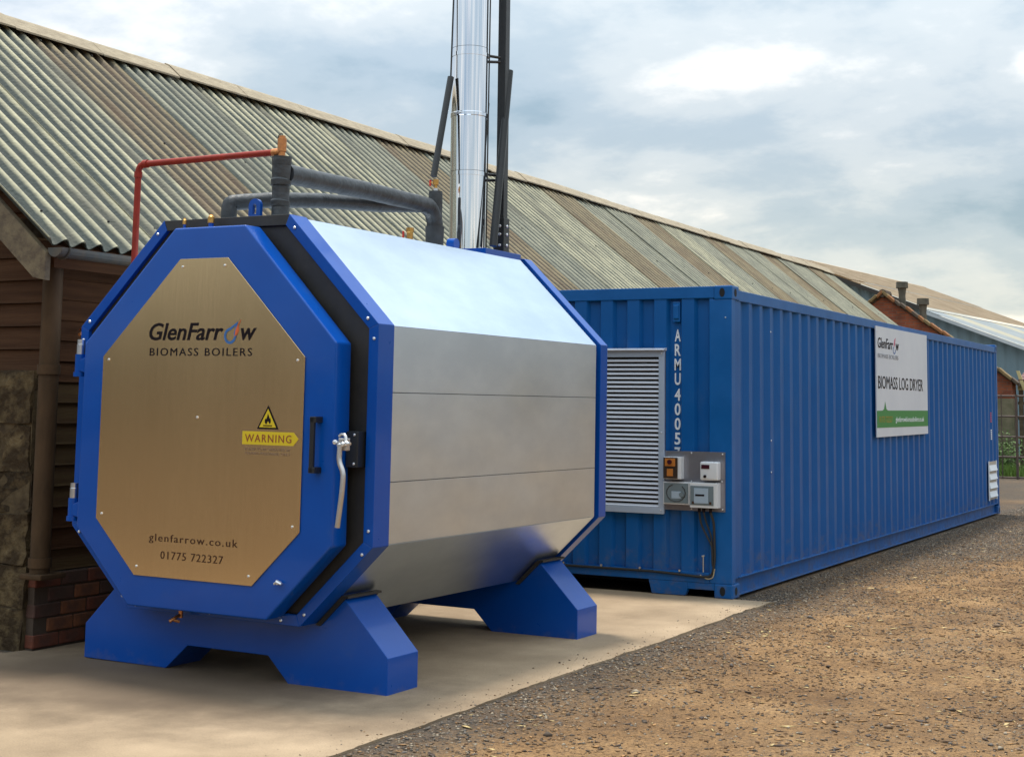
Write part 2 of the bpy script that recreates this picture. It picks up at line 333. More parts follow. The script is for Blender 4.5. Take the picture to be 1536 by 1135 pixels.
def make_ground():
    # one sheet: fine in the yard, coarse out to the horizon
    def ax(a, b, s, far, k):
        c = list(np.arange(a, b+1e-6, s)); st = s; x = b
        while x < far: st *= k; x += st; c.append(x)
        st = s; x = a
        while x > -far: st *= k; x -= st; c.insert(0, x)
        return np.array(c)
    xs = ax(-.2, 5.2, .035, 700, 1.35); ys = ax(-7.2, 14, .045, 700, 1.3)
    X, Y = np.meshgrid(xs, ys); Z = hgt(X, Y)
    nx, ny = len(xs), len(ys); co = np.stack([X, Y, Z], -1).reshape(-1, 3)
    i = np.arange(nx*ny).reshape(ny, nx); q = np.stack([i[:-1, :-1], i[:-1, 1:], i[1:, 1:], i[1:, :-1]], -1).reshape(-1, 4)
    me = bpy.data.meshes.new('ground'); me.vertices.add(len(co)); me.vertices.foreach_set('co', co.ravel())
    me.loops.add(q.size); me.loops.foreach_set('vertex_index', q.ravel()); me.polygons.add(len(q)); me.polygons.foreach_set('loop_start', np.arange(0, q.size, 4)); me.update()
    me.polygons.foreach_set('use_smooth', [True]*len(q))
    a = me.attributes.new('grit', 'FLOAT', 'POINT'); gv = grit(co[:, 0], co[:, 1]); a.data.foreach_set('value', gv)
    tag(link('ground', me, M_ground), kind='structure')
make_ground()
def scatter(name, n, xr, yr, size, density, mats, squash=.6, elong=1.15, zoff=.15):
    x = rng.uniform(*xr, n); y = rng.uniform(*yr, n); keep = rng.random(n) < density(x, y); x = x[keep]; y = y[keep]; n = len(x)
    s = size[0]+(size[1]-size[0])*rng.random(n)**3
    z = hgt(x, y)+s*zoff
    base = np.array([(1, 0, 0), (0, 1, 0), (-1, 0, 0), (0, -1, 0), (0, 0, 1), (0, 0, -1)], float)
    V = np.repeat(base[None], n, 0)*(.65+.7*rng.random((n, 6, 1)))
    V[:, :, 0] *= elong*(.8+.5*rng.random((n, 1))); V[:, :, 2] *= squash
    V += rng.normal(0, .2, V.shape)
    a = rng.random(n)*6.283; c, sn = np.cos(a)[:, None], np.sin(a)[:, None]
    vx = V[:, :, 0]*c-V[:, :, 1]*sn; vy = V[:, :, 0]*sn+V[:, :, 1]*c
    co = np.stack([vx*s[:, None]+x[:, None], vy*s[:, None]+y[:, None], V[:, :, 2]*s[:, None]+z[:, None]], -1).reshape(-1, 3)
    f = np.array([(0, 1, 4), (1, 2, 4), (2, 3, 4), (3, 0, 4), (1, 0, 5), (2, 1, 5), (3, 2, 5), (0, 3, 5)])
    q = (f[None]+(np.arange(n)*6)[:, None, None]).reshape(-1, 3)
    me = bpy.data.meshes.new(name); me.vertices.add(len(co)); me.vertices.foreach_set('co', co.ravel())
    me.loops.add(q.size); me.loops.foreach_set('vertex_index', q.ravel().astype(np.int32)); me.polygons.add(len(q)); me.polygons.foreach_set('loop_start', np.arange(0, q.size, 3))
    for m in mats: me.materials.append(m)
    me.polygons.foreach_set('material_index', np.repeat(rng.integers(0, len(mats), n), 8).astype(np.int32)); me.update()
    o = bpy.data.objects.new(name, me); COL.objects.link(o); return o
st = [mat('chip_dark', (.055, .044, .034), .8), mat('chip_grey', (.15, .115, .080), .8), mat('chip_blue_grey', (.10, .086, .074), .75), mat('chip_brown', (.16, .105, .065), .85), mat('chip_pale', (.26, .21, .15), .8)]
clod = [mat('clod_a', (.17, .095, .042), .95), mat('clod_b', (.11, .060, .028), .95), mat('clod_c', (.25, .15, .07), .95), mat('clod_d', (.07, .05, .035), .95)]
out_slab = lambda x, y: ((x > .34) | (y > .06)) & ~((x < .02) & (y > -.02) & (y < 12.3))
infr = lambda x, y: (x < 4.7-.18*np.maximum(y+3, 0)) | (x < 1.2)     # keep to the part of the yard in view and a margin
tag(scatter('gravel', 330000, (.0, 4.6), (-7.2, 16), (.0025, .0125), lambda x, y: (.07+1.0*grit(x, y)**1.1)*out_slab(x, y)*infr(x, y), st), 'loose grey and brown stone chippings along the slab and container', 'gravel', kind='stuff')
tag(scatter('slab_crumbs', 2600, (-.5, .36), (-6.9, .03), (.002, .008), lambda x, y: np.clip((x+.05)/.38, 0.03, 1)**2, st+clod, squash=.6, zoff=.0), 'crumbs of grit kicked onto the right edge of the concrete', 'grit', kind='stuff')
bpy.data.objects['slab_crumbs'].location.z = .014
tag(scatter('small_stones', 2600, (.2, 4.6), (-7.2, 14), (.010, .026), lambda x, y: (.15+.8*grit(x, y))*out_slab(x, y)*infr(x, y), st+clod, squash=.55), 'scattered larger stones lying in the gravel and earth', 'stones', kind='stuff')
tag(scatter('soil_crumbs', 150000, (.2, 4.6), (-7.2, 15), (.0025, .0130), lambda x, y: (.35+.55*(fbm(x, y, 2.2, 4) > .5))*out_slab(x, y)*infr(x, y), clod, squash=.5), 'crumbs and clods of tan earth over the trodden yard', 'soil', kind='stuff')
chipm = [mat('straw_pale', (.50, .36, .16), .8), mat('straw_orange', (.36, .19, .07), .8), mat('twig_dark', (.06, .04, .03), .9)]
tag(scatter('wood_chips', 5200, (.3, 4.6), (-7.2, 12), (.006, .015), lambda x, y: .7*out_slab(x, y)*infr(x, y), chipm, squash=.12, elong=3.2, zoff=.3), 'bits of straw, bark and twig strewn over the earth', 'wood chips', kind='stuff')

def slab_mat():
    m = bpy.data.materials.new('worn_concrete'); m.use_nodes = True; t = m.node_tree; L = t.links.new; b = t.nodes['Principled BSDF']; b.inputs['Roughness'].default_value = .85
    tc = N(t, 'ShaderNodeTexCoord')
    def no(s, d, r=.6, sc_=(1, 1, 1)):
        mp = N(t, 'ShaderNodeMapping'); mp.inputs['Scale'].default_value = sc_; L(tc.outputs['Object'], mp.inputs[0])
        n = N(t, 'ShaderNodeTexNoise'); n.inputs['Scale'].default_value = s; n.inputs['Detail'].default_value = d; n.inputs['Roughness'].default_value = r; L(mp.outputs[0], n.inputs[0]); return n.outputs[0]
    def rp(src, *st):
        r = N(t, 'ShaderNodeValToRGB'); el = r.color_ramp.elements
        while len(el) < len(st): el.new(.5)
        for e, (p, c) in zip(el, st): e.position = p; e.color = (*c, 1)
        L(src, r.inputs[0]); return r.outputs[0]
    base = rp(no(1.1, 6), (.32, (.235, .166, .100)), (.5, (.325, .236, .148)), (.68, (.42, .310, .200)))
    spk = rp(no(110, 9, .85), (.36, (.45, .42, .40)), (.47, (.95, .95, .95)), (.66, (1.22, 1.2, 1.14)))
    mx = N(t, 'ShaderNodeMix', data_type='RGBA'); mx.blend_type = 'MULTIPLY'; mx.inputs[0].default_value = .8; L(base, mx.inputs[6]); L(spk, mx.inputs[7])
    # darker brown tone in front of the boiler and by the barn
    sp = N(t, 'ShaderNodeSeparateXYZ'); L(tc.outputs['Object'], sp.inputs[0])
    def mp_(src, a, b_, c, d):
        r = N(t, 'ShaderNodeMapRange'); r.interpolation_type = 'SMOOTHSTEP'
        for i, v in zip((1, 2, 3, 4), (a, b_, c, d)): r.inputs[i].default_value = v
        L(src, r.inputs[0]); return r.outputs[0]
    def mt(op, a, b_):
        n = N(t, 'ShaderNodeMath', operation=op)
        for i, v in enumerate((a, b_)):
            if isinstance(v, (int, float)): n.inputs[i].default_value = v
            else: L(v, n.inputs[i])
        return n.outputs[0]
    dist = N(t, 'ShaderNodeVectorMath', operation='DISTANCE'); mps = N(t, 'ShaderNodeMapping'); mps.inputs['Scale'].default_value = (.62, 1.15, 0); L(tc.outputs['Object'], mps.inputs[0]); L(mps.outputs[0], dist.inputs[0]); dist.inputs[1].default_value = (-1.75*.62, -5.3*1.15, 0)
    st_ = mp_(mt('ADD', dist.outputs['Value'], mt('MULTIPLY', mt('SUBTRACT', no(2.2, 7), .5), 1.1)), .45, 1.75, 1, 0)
    wl = mp_(mt('ADD', sp.outputs[0], mt('MULTIPLY', no(2, 5), .5)), -2.7, -2.1, .55, 0)
    dark_mask = mt('MAXIMUM', mt('MULTIPLY', st_, .78), wl)
    m2 = N(t, 'ShaderNodeMix', data_type='RGBA'); L(dark_mask, m2.inputs[0]); L(mx.outputs[2], m2.inputs[6]); m2.inputs[7].default_value = (.070, .045, .027, 1)
    L(m2.outputs[2], b.inputs['Base Color'])
    bp = N(t, 'ShaderNodeBump'); bp.inputs['Distance'].default_value = .006; bp.inputs['Strength'].default_value = 1; L(no(45, 9, .8), bp.inputs['Height']); L(bp.outputs[0], b.inputs['Normal'])
    return m
def make_slab():
    bm = BM(); pts = []
    y = -8.2
    while y < .03:      # ragged right-hand edge
        pts.append((.318 + .010*math.sin(y*2.1)+.020*(float(fbm(np.array([y*5.]), np.array([2.]), 1.5)[0])-.5)*2 + .05*(y+6)*-.006, y)); y += .05
    pts += [(.350, .02), (.32, .034), (-1.2, .05), (-2.86, .06), (-2.86, -4.86), (-2.93, -4.86), (-2.96, -4.98), (-3.1, -5.02), (-3.3, -5.0), (-9, -5.0), (-9, -8.2)]
    prism(bm, pts, -.14, 0, 'z')
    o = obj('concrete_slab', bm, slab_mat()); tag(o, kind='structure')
make_slab()

# ------------------------------------------------------------------ barn
XE, ZE, SL = -2.60, 2.54, .80; XR, ZR = -5.29, 4.69; Y0, Y1 = -5.15, 21.35
ANG = math.atan(SL); RL = (XE-XR)/math.cos(ANG)
def make_barn():
    B = empty('barn', (-2.9, -4.8, 0), label='long old barn with corrugated cement roof and brown boarded walls behind the boiler', cat='barn')
    P = Vector((-2.9, -4.8, 0))
    def part(name, bm, m, **k):
        bmesh.ops.translate(bm, verts=bm.verts, vec=-P) if not k.pop('raw', False) else None
        return obj(name, bm, m, B, **k)
    # corrugated sheets: 7 waves of .15 m
    W7 = 1.05; nseg = 56
    bm = BM(); rows = []
    for t in (0, 1):
        rows.append([bm.verts.new((-t*RL, i*W7/nseg, .027*math.cos(2*math.pi*i/8))) for i in range(nseg+1)])
    lo = [[bm.verts.new((v.co.x, v.co.y, v.co.z-.009)) for v in r] for r in rows]
    for i in range(nseg):
        bm.faces.new((rows[0][i], rows[0][i+1], rows[1][i+1], rows[1][i]))
        bm.faces.new((lo[0][i+1], lo[0][i], lo[1][i], lo[1][i+1]))
        bm.faces.new((rows[0][i+1], rows[0][i], lo[0][i], lo[0][i+1]))
    for s in (0, nseg): bm.faces.new((rows[0][s], rows[1][s], lo[1][s], lo[0][s]))
    bmesh.ops.recalc_face_normals(bm, faces=bm.faces)
    me0 = bpy.data.meshes.new('roof_sheet'); bm.to_mesh(me0); bm.free()
    me0.polygons.foreach_set('use_smooth', [True]*len(me0.polygons)); me0.set_sharp_from_angle(angle=rad(50))
    meshes = []
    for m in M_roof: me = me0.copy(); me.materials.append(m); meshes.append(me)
    seq = [0, 0, 2, 1, 0, 0, 1, 2, 1, 0, 0, 2, 1, 1, 2, 0, 1, 2, 1, 1, 2, 1, 1, 2, 1, 1]
    y = Y0; k = 0; bolt = cyl_mesh('roof_bolt', .012, .02, 6)
    bt = BM()
    while y < Y1-.5:
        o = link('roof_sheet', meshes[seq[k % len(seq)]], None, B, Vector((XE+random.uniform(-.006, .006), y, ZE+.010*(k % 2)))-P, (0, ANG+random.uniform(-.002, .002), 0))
        o = None
        for t in (.30, 1.75, 3.2):
            for wv in ((1, 5) if t != 1.75 else (3,)):
                yy = y+wv*.15; c = Vector((XE-t*math.cos(ANG), yy, ZE+t*math.sin(ANG))); nn = Vector((math.sin(ANG), 0, math.cos(ANG)))
                tube(bt, [c+nn*.02, c+nn*.036], .008, 6)
        y += W7; k += 1
    o = part('roof_bolts', bt, M_void); o['kind'] = 'stuff'
    # back slope
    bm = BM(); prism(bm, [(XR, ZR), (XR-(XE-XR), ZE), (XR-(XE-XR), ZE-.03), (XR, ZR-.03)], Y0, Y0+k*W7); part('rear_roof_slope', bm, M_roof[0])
    # ridge caps, slightly uneven
    y = Y0-.05
    while y < Y0+k*W7:
        w = 1.02; dz = random.uniform(-.008, .010); bm = BM()
        cx, cz = XR, ZR+.060+dz
        pr = [(cx+.20, cz-.13), (cx+.06, cz-.012), (cx, cz+.016), (cx-.06, cz-.012), (cx-.20, cz-.13), (cx-.20, cz-.147), (cx-.05, cz-.03), (cx, cz-.004), (cx+.05, cz-.03), (cx+.20, cz-.147)]
        prism(bm, pr, y, min(y+w-.008, Y0+k*W7+.05)); bmesh.ops.rotate(bm, verts=bm.verts, cent=(cx, y, cz), matrix=Matrix.Rotation(random.uniform(-.006, .006), 3, 'X'))
        part('ridge_cap', bm, M_ridge, bevel=.004); y += w
    # backing walls and side wall boards
    YE = Y0+k*W7-.2
    bm = BM(); box(bm, -2.99, -2.94, -4.76, YE, 0, 2.60); part('side_wall_backing', bm, M_mortar)
    bm = BM(); box(bm, -7.65, -7.6, -4.76, YE, 0, 2.56); part('rear_wall', bm, M_board)
    gb = [(-2.96, -.1), (-2.96, 2.72), (XR, ZR-.13), (-7.63, 2.72), (-7.63, -.1)]
    bm = BM(); prism(bm, gb, -4.76, -4.72); part('gable_wall_backing', bm, M_mortar)
    bm = BM(); prism(bm, gb, YE-.04, YE); part('far_gable_wall', bm, M_board)
    z = .475; i = 0
    while z < 2.5:
        y = -4.78-random.uniform(0, .0); first = True
        while y < YE:
            ln = random.uniform(3.2, 4.6); y2 = min(y+ln, YE); bm = BM(); h = .136; d = random.uniform(-.003, .003)
            prism(bm, [(-2.94, z), (-2.94+.040+d, z), (-2.94+.034+d, z+.012), (-2.94+.016+d, z+h), (-2.94, z+h)], y, y2-.004)
            m = M_board if (z > 1.72 or random.random() < .25) else M_board2
            part('weatherboard', bm, m); y = y2
        z += .1335
    # gable boards over the masonry
    z = 1.735
    while z < ZR-.25:
        zt = z+.150; xr = min(-2.93, XR-(zt-ZR+.08)/SL); xl = 2*XR-xr
        bm = BM(); yb = -4.76
        prism(bm, [(yb, z), (yb-.036, z), (yb-.031, z+.012), (yb-.014, zt-.004), (yb, zt-.004)], xl, xr, 'x'); part('gable_board', bm, M_boardg); z += .150
    # masonry below the gable boards
    z = -.05
    for r, h in enumerate((.30, .27, .32, .26, .30, .345)):
        x = -2.925-random.uniform(0, .02)-.012*(5-r)*0; 
        while x > -7.5:
            w = random.uniform(.22, .52) if x > -2.95 else random.uniform(.3, .5); d = random.uniform(0, .02)
            bm = BM(); box(bm, max(x-w, -7.6)+.004, x-.004, -4.868-d, -4.765, z+.006, z+h-.006)
            bmesh.ops.subdivide_edges(bm, edges=bm.edges, cuts=3, use_grid_fill=True)
            for v in bm.verts:
                v.co += Vector((random.uniform(-.010, .010), random.uniform(-.016, .012), random.uniform(-.010, .010)))
            part('stone_block', bm, random.choice([M_block, M_block, M_block2]), smooth=True); x -= w
        z += h
    bm = BM(); box(bm, -7.6, -2.945, -4.866, -4.765, -.05, 1.725); part('masonry_core', bm, mat('lime_mortar', (.11, .080, .045), .95, spec=.1, col2=(.05, .035, .022), nscale=9, bump=(30, .01)))
    # brick plinth along the side wall
    z = .002; brs = []
    for m in (M_brick, M_brickb, M_brickc):
        bm = BM(); box(bm, -.05, .05, .005, .225, .005, .088); bmesh.ops.bevel(bm, geom=bm.edges[:], offset=.006, segments=1, affect='EDGES'); bmesh.ops.recalc_face_normals(bm, faces=bm.faces)
        me = bpy.data.meshes.new('brick'); bm.to_mesh(me); bm.free(); me.materials.append(m); brs.append(me)
    for r in range(5):
        y = -4.85 - (.115 if r % 2 else 0) + .0
        while y < .4:
            if y > -4.9:
                link('brick', random.choice(brs), None, B, Vector((-2.925+random.uniform(-.004, .004), y, z+random.uniform(-.001, .001)))-P, (random.uniform(-.006, .006), 0, random.uniform(-.01, .01)))
            y += .232
        z += .094
    bm = BM(); box(bm, -2.99, -2.885, -4.84, YE, -.1, .468); part('plinth_core', bm, M_mortar)
    # gutter: half round with brackets, end at the verge
    bm = BM(); n = 9; R = .058; gx, gz = XE+.035, ZE-.045; G = []
    for yy in (Y0+.03, YE):
        G.append([bm.verts.new((gx+R*math.cos(a), yy, gz+R*math.sin(a))) for a in [math.pi+math.pi*i/n for i in range(n+1)]] + [bm.verts.new((gx+(R-.008)*math.cos(a), yy, gz+(R-.008)*math.sin(a))) for a in [2*math.pi-math.pi*i/n for i in range(n+1)]])
    for i in range(len(G[0])): j = (i+1) % len(G[0]); bm.faces.new((G[0][i], G[0][j], G[1][j], G[1][i]))
    half = n+1
    bm.faces.new([v for v in G[0][:half]]); part('gutter', bm, M_gut)
    for yy in (-5.05, -4.25, -3.4):
        bm = BM(); tube(bm, [(gx+(R+.006)*math.cos(a), yy, gz+(R+.006)*math.sin(a)) for a in [math.pi+math.pi*i/8 for i in range(9)]], .008, 6); part('gutter_bracket', bm, M_gut)
    bm = BM(); box(bm, XE-.06, XE-.035, Y0+.1, YE, ZE-.16, ZE-.02); part('fascia_board', bm, M_board)
    # barge boards on the front gable with plumb-cut foot, purlin ends
    for sgn in (1, -1):
        bm = BM(); w = .17
        x0 = XE-.03; z0 = ZE-.045
        pts = [(x0, z0-.03), (x0, z0-.03-w*1.0), (x0-.10, z0-.03-w+.02), (XR, ZR-.055-w/math.cos(ANG)), (XR, ZR-.045)]
        if sgn < 0: pts = [(2*XR-a, b) for a, b in pts]
        prism(bm, pts, Y0+.02, Y0+.065); part('barge_board', bm, M_barge, bevel=.003)
    for k2, x in enumerate((-2.95, -3.75, -4.5, -5.29, -6.1, -6.9)):
        zz = ZE-.10+(XE-x)*SL if x > XR else ZE-.10+(x-(2*XR-XE))*SL
        bm = BM(); box(bm, x-.035, x+.035, Y0+.066, -4.70, zz-.13, zz-.02); part('purlin', bm, M_barge)
    # downpipe at the corner, collar, bracket and pale strut of timber
    PX, PY = -2.795, -4.895
    D = tag(part('downpipe', tube(BM(), [(PX, PY, gz-.03), (PX, PY, 1.2), (PX, PY, .48)], .062, 16), M_pipe, smooth=True))
    for zz in (.55, 1.75):
        bm = BM(); tube(bm, [(0, 0, -.03), (0, 0, .03)], .072, 16); c = obj('pipe_collar', bm, M_pipe, D, smooth=True); c.location = Vector((PX, PY, zz))-P
    bm = BM(); box(bm, PX-.09, PX+.09, PY-.08, PY+.14, .450, .485); part('pipe_shoe', bm, M_pipe, bevel=.01)
    bm = BM(); tube(bm, arc_path([(-2.88, -4.55, 2.02), (-2.78, -4.56, 2.05), (-2.76, -4.68, 1.98)], .03), .010, 8); part('pipe_bracket', bm, M_copper, smooth=True)
make_barn()

# ------------------------------------------------------------------ boiler
BO = empty('biomass_boiler', (-1.3194, -5.0458, 0.002), (0, rad(.36), rad(-.7587)), 'large octagonal blue and stainless steel biomass boiler standing on the concrete slab', 'boiler')
OCT = [(-.466, 2.628), (.466, 2.628), (1.095, 2.0), (1.095, .801), (.631, .348), (-.631, .348), (-1.095, .801), (-1.095, 2.0)]
BOLT = cyl_mesh('bolt', .0095, .009, 8, dome=1); BOLT.materials.append(M_bolt)
def bolt(parent, x, y, z, rot=FRONT, s=1.):
    o = link('bolt', BOLT, None, parent, (x, y, z), rot); o.scale = (s, s, s); return o
def make_boiler():
    FT = .158
    # front ring: front strip + outer rim, folded sheet
    inn = inset(OCT, .062)
    def ring(segs, y0, y1, outer, inner, m, name, th=.004):
        bm = BM()
        for i in segs:
            j = (i+1) % 8; a, b, c, d = outer[i], outer[j], inner[j], inner[i]
            V = lambda p, y: bm.verts.new((p[0], y, p[1]))
            A, Bv, Cv, Dv = V(a, y0), V(b, y0), V(c, y0), V(d, y0); A2, B2, C2, D2 = V(a, y1), V(b, y1), V(c, y1), V(d, y1)
            for f in ((A, Bv, Cv, Dv), (A2, D2, C2, B2), (A, A2, B2, Bv), (Dv, Cv, C2, D2)): bm.faces.new(f)
            bm.faces.new((A, Dv, D2, A2)); bm.faces.new((Bv, B2, C2, Cv))
        return obj(name, bm, m, BO, bevel=.004)
    # segments: 0 top,1 upper right,2 right,3 lower right,4 bottom,5 lower left,6 left,7 upper left
    for i, s in enumerate(range(1, 8)):
        bm = BM(); j = (s+1) % 8; prism(bm, [OCT[s], OCT[j], inn[j], inn[s]], 0, FT); obj('front_trim', bm, M_blue, BO, bevel=.0035)
    bm = BM(); prism(bm, [OCT[0], OCT[1], inn[1], inn[0]], .002, FT); obj('top_trim', bm, M_black, BO, bevel=.003)
    bm = BM(); prism(bm, inset(OCT, .064), .026, FT-.004); obj('front_panel', bm, M_black, BO)
    for (x, z) in ((1.067, .888), (1.03, .762), (.507, 2.548), (1.024, 2.030), (.504, .372), (.661, .415), (-.661, .415), (-.557, .372), (-1.03, .765), (-.507, 2.548), (-1.024, 2.030), (1.069, 1.92), (-1.067, .9), (-1.069, 1.92), (0, .372)):
        bolt(BO, x, 0, z)
    # body: dark core and separate steel panels
    bo = inset(OCT, .010); core = inset(OCT, .034)
    bm = BM(); prism(bm, core, FT-.002, 2.80); obj('core', bm, M_black, BO)
    def edgepanel(a, b, y0, y1, name, m=M_steel, th=.018):
        a = Vector(a); b = Vector(b); t = (b-a).normalized(); n = Vector((t.y, -t.x))
        if n.dot(Vector((0, 1.45))-a) < 0: n = -n
        g = .0012; a2 = a+t*g; b2 = b-t*g
        bm = BM(); prism(bm, [tuple(a2), tuple(b2), tuple(b2+n*th-t*.007), tuple(a2+n*th+t*.007)], y0, y1); return obj(name, bm, m, BO, bevel=.0012, seg=1)
    y0, y1 = FT+.0015, 2.757
    edgepanel(bo[0], bo[1], y0, y1, 'top_panel'); edgepanel(bo[4], bo[5], y0, y1, 'bottom_panel')
    for s in (1, -1):
        q = [(s*bo[1][0], bo[1][1]), (s*bo[2][0], bo[2][1]), (s*bo[3][0], bo[3][1]), (s*bo[4][0], bo[4][1])]
        edgepanel(q[0], q[1], y0, y1, 'shoulder_panel'); edgepanel(q[2], q[3], y0, y1, 'lower_panel')
        zs = [q[1][1], 1.630, 1.142, q[2][1]]
        for a, b in zip(zs, zs[1:]): edgepanel((q[1][0], a), (q[1][0], b), y0, y1, 'side_panel')
    # rear flange
    ro = inset(OCT, -.004)
    rin = inset(ro, .06)
    for s in range(8):
        bm = BM(); j = (s+1) % 8; prism(bm, [ro[s], ro[j], rin[j], rin[s]], 2.802, 2.915); obj('rear_trim', bm, M_blue, BO, bevel=.0035)
    bm = BM(); prism(bm, inset(ro, .0605), 2.79, 2.905); obj('rear_panel', bm, M_black, BO)
    # cradle feet
    for k, yf in enumerate((.164, 2.476)):
        pts = [(-1.105, -.004), (-.455, -.004), (-.295, .140), (.295, .140), (.445, -.004), (1.105, -.004), (1.105, .200), (.810, .496), (.776, .496), (.634, .357), (-.634, .357), (-.776, .496), (-.810, .496), (-1.105, .200)]
        bm = BM(); prism(bm, pts, yf, yf+.306); f = obj('cradle_foot', bm, M_blue, BO, bevel=.004)
        for s in (1, -1):
            bm = BM(); q = [(.835, .522), (.805, .493), (.62, .328), (.60, .345), (.815, .555)]
            q = [(.838, .498), (.760, .498), (.628, .366), (.618, .352), (.640, .344), (.790, .486), (.800, .497), (.840, .4965), (.846, .512), (.826, .530)]
            bm = BM(); prism(bm, [(s*.842, .499), (s*.842, .511), (s*.800, .512), (s*.785, .499)], yf-.012, yf+.318); obj('rubber_pad', bm, M_black, f)
            # dark gasket following the body line on both faces of the foot
            for ya, yb in ((yf-.016, yf-.001), (yf+.307, yf+.322)):
                bm = BM(); prism(bm, [(s*.800, .512), (s*.836, .5115), (s*.660, .338), (s*.628, .3395)], ya, yb); obj('gasket', bm, M_black, f)
    # door
    cx = .020
    dp = [(cx-.253, 2.556), (cx+.262, 2.556), (cx+.915, 1.892), (cx+.922, .808), (cx+.505, .392), (cx-.495, .392), (cx-.918, .815), (cx-.918, 1.892)]
    bm = BM(); prism(bm, dp, -.163, -.020); D = obj('door', bm, M_blue, BO, bevel=.012, seg=3, smooth=True)
    PO = [(-.1753, 2.3733), (.1753, 2.3733), (.7364, 1.8134), (.7364, .8733), (.4254, .5678), (-.4254, .5678), (-.7364, .8733), (-.7364, 1.8134)]
    bm = BM(); prism(bm, PO, -.172, -.167); obj('name_plate', bm, M_plate, D, bevel=.001, seg=1)
    bm = BM(); prism(bm, inset(PO, .02), -.167, -.162); obj('plate_spacer', bm, M_black, D)
    for (x, z) in ((-.152, 2.328), (.157, 2.328), (-.689, 1.795), (.689, 1.795), (0, 1.472), (-.690, .901), (.690, .901), (-.405, .619), (.405, .619)): bolt(D, x, -.172, z, s=.8)
    yp = -.1728
    T = lambda s, x, z, w, h, m, **k: text('lettering', s, h, m, D, (x, yp, z), FRONT, width=w, **k)
    T('GlenFarr', -.385, 1.909, .548, .138, M_ink, shear=.22, bold=.0022)
    T('w', .287, 1.909, .112, .138, M_ink, shear=.22, bold=.0022)
    T('BIOMASS BOILERS', -.375, 1.818, .747, .064, M_ink, spacing=1.25)
    T('glenfarrow.co.uk', -.320, .768, .640, .060, M_brown, spacing=1.2)
    T('01775 722327', -.230, .672, .453, .062, M_brown, spacing=1.15)
    # drop logo: blue outline, orange tail
    def flat(name, pts, m, dy=0., par=D):
        bm = BM(); prism(bm, pts, yp-.0010-dy, yp+.0006); return obj(name, bm, m, par)
    def ringpoly(name, o, i, m, y, closed=True):
        bm = BM(); n = len(o); rgs = []
        A = [bm.verts.new((p[0], y-.0012, p[1])) for p in o]; Bv = [bm.verts.new((p[0], y-.0012, p[1])) for p in i]
        for k in range(n if closed else n-1): bm.faces.new((A[k], A[(k+1) % n], Bv[(k+1) % n], Bv[k]))
        return obj(name, bm, m, D)
    dcx, dcz = .213, 1.930; o = []; i_ = []
    tip = (.272, 2.002)
    for k in range(25):
        a = rad(60 + 340*k/24); q = 1.0
        o.append((dcx+.043*math.cos(a), dcz+.046*math.sin(a)-.0)); i_.append((dcx+.029*math.cos(a), dcz+.033*math.sin(a)))
    # teardrop: pull the first points to the tip
    def tear(r, cxx, czz, tp, n=28):
        out = []
        for k in range(n+1):
            t = k/n; a = rad(35+ 290*t)  # around the bowl, from right side over the bottom to the top left
            out.append((cxx+r*math.cos(-a+rad(60)), czz+r*1.05*math.sin(-a+rad(60))))
        return [tp]+out
    ringpoly('drop_outline', tear(.043, dcx, dcz, (.266, 2.010)), tear(.029, dcx, dcz, (.255, 1.990)), M_logob, yp)
    flat('drop_flame', [(.284, 2.020), (.262, 1.985), (.250, 1.960), (.246, 1.925), (.262, 1.940), (.272, 1.958), (.272, 1.975), (.268, 1.985), (.276, 1.998)], M_logor, dy=.0012)
    # flammable warning
    flat('warning_triangle', [(.426, 1.418), (.574, 1.418), (.500, 1.548)], M_ink)
    tri = inset([(.426, 1.418), (.574, 1.418), (.500, 1.548)], .0095); flat('warning_sign_field', tri, M_yel, dy=.001)
    flat('flame_symbol', [(.486, 1.446), (.480, 1.456), (.480, 1.468), (.487, 1.478), (.489, 1.470), (.495, 1.484), (.500, 1.504), (.509, 1.486), (.512, 1.474), (.516, 1.482), (.521, 1.466), (.520, 1.454), (.514, 1.446), (.508, 1.455), (.503, 1.462), (.497, 1.456), (.494, 1.446)], M_ink, dy=.002)
    flat('flame_bar', [(.470, 1.434), (.531, 1.434), (.531, 1.440), (.470, 1.440)], M_ink, dy=.002)
    flat('warning_arrow', [(.327, 1.332), (.677, 1.332), (.711, 1.369), (.677, 1.404), (.327, 1.404)], M_yel)
    t = T('WARNING', .347, 1.347, .318, .060, M_wred, spacing=1.2); t.location.y = yp-.0018
    T('BOILER TO BE OPERATED BY', .347, 1.300, .314, .021, M_faint, spacing=1.05); T('TRAINED PERSONNEL ONLY', .347, 1.277, .314, .021, M_faint, spacing=1.05)
    # grab handle
    bm = BM()
    prism(bm, [(.824, 1.492), (.824, 1.196), (.850, 1.196), (.850, 1.492)], -.228, -.208)
    box(bm, .822, .862, -.228, -.163, 1.462, 1.494); box(bm, .822, .862, -.228, -.163, 1.194, 1.226); obj('grab_handle', bm, M_handle, D, bevel=.003)
    # closing lever and its pivot
    L = obj('lever', tube(BM(), arc_path([(1.030, -.205, 1.352), (1.000, -.210, 1.335), (1.004, -.215, 1.262), (1.034, -.215, 1.205), (1.034, -.22, 1.10), (1.010, -.225, .925)], .03), [.013]*1+[.0145]*22+[.012]*3, 10), M_lever, D, smooth=True) if False else None
    lp = arc_path([(1.006, -.200, 1.352), (1.004, -.205, 1.262), (1.036, -.205, 1.205), (1.034, -.21, 1.10), (1.014, -.215, .918)], .035)
    L = obj('closing_lever', tube(BM(), lp, .0145, 10), M_lever, D, smooth=True)
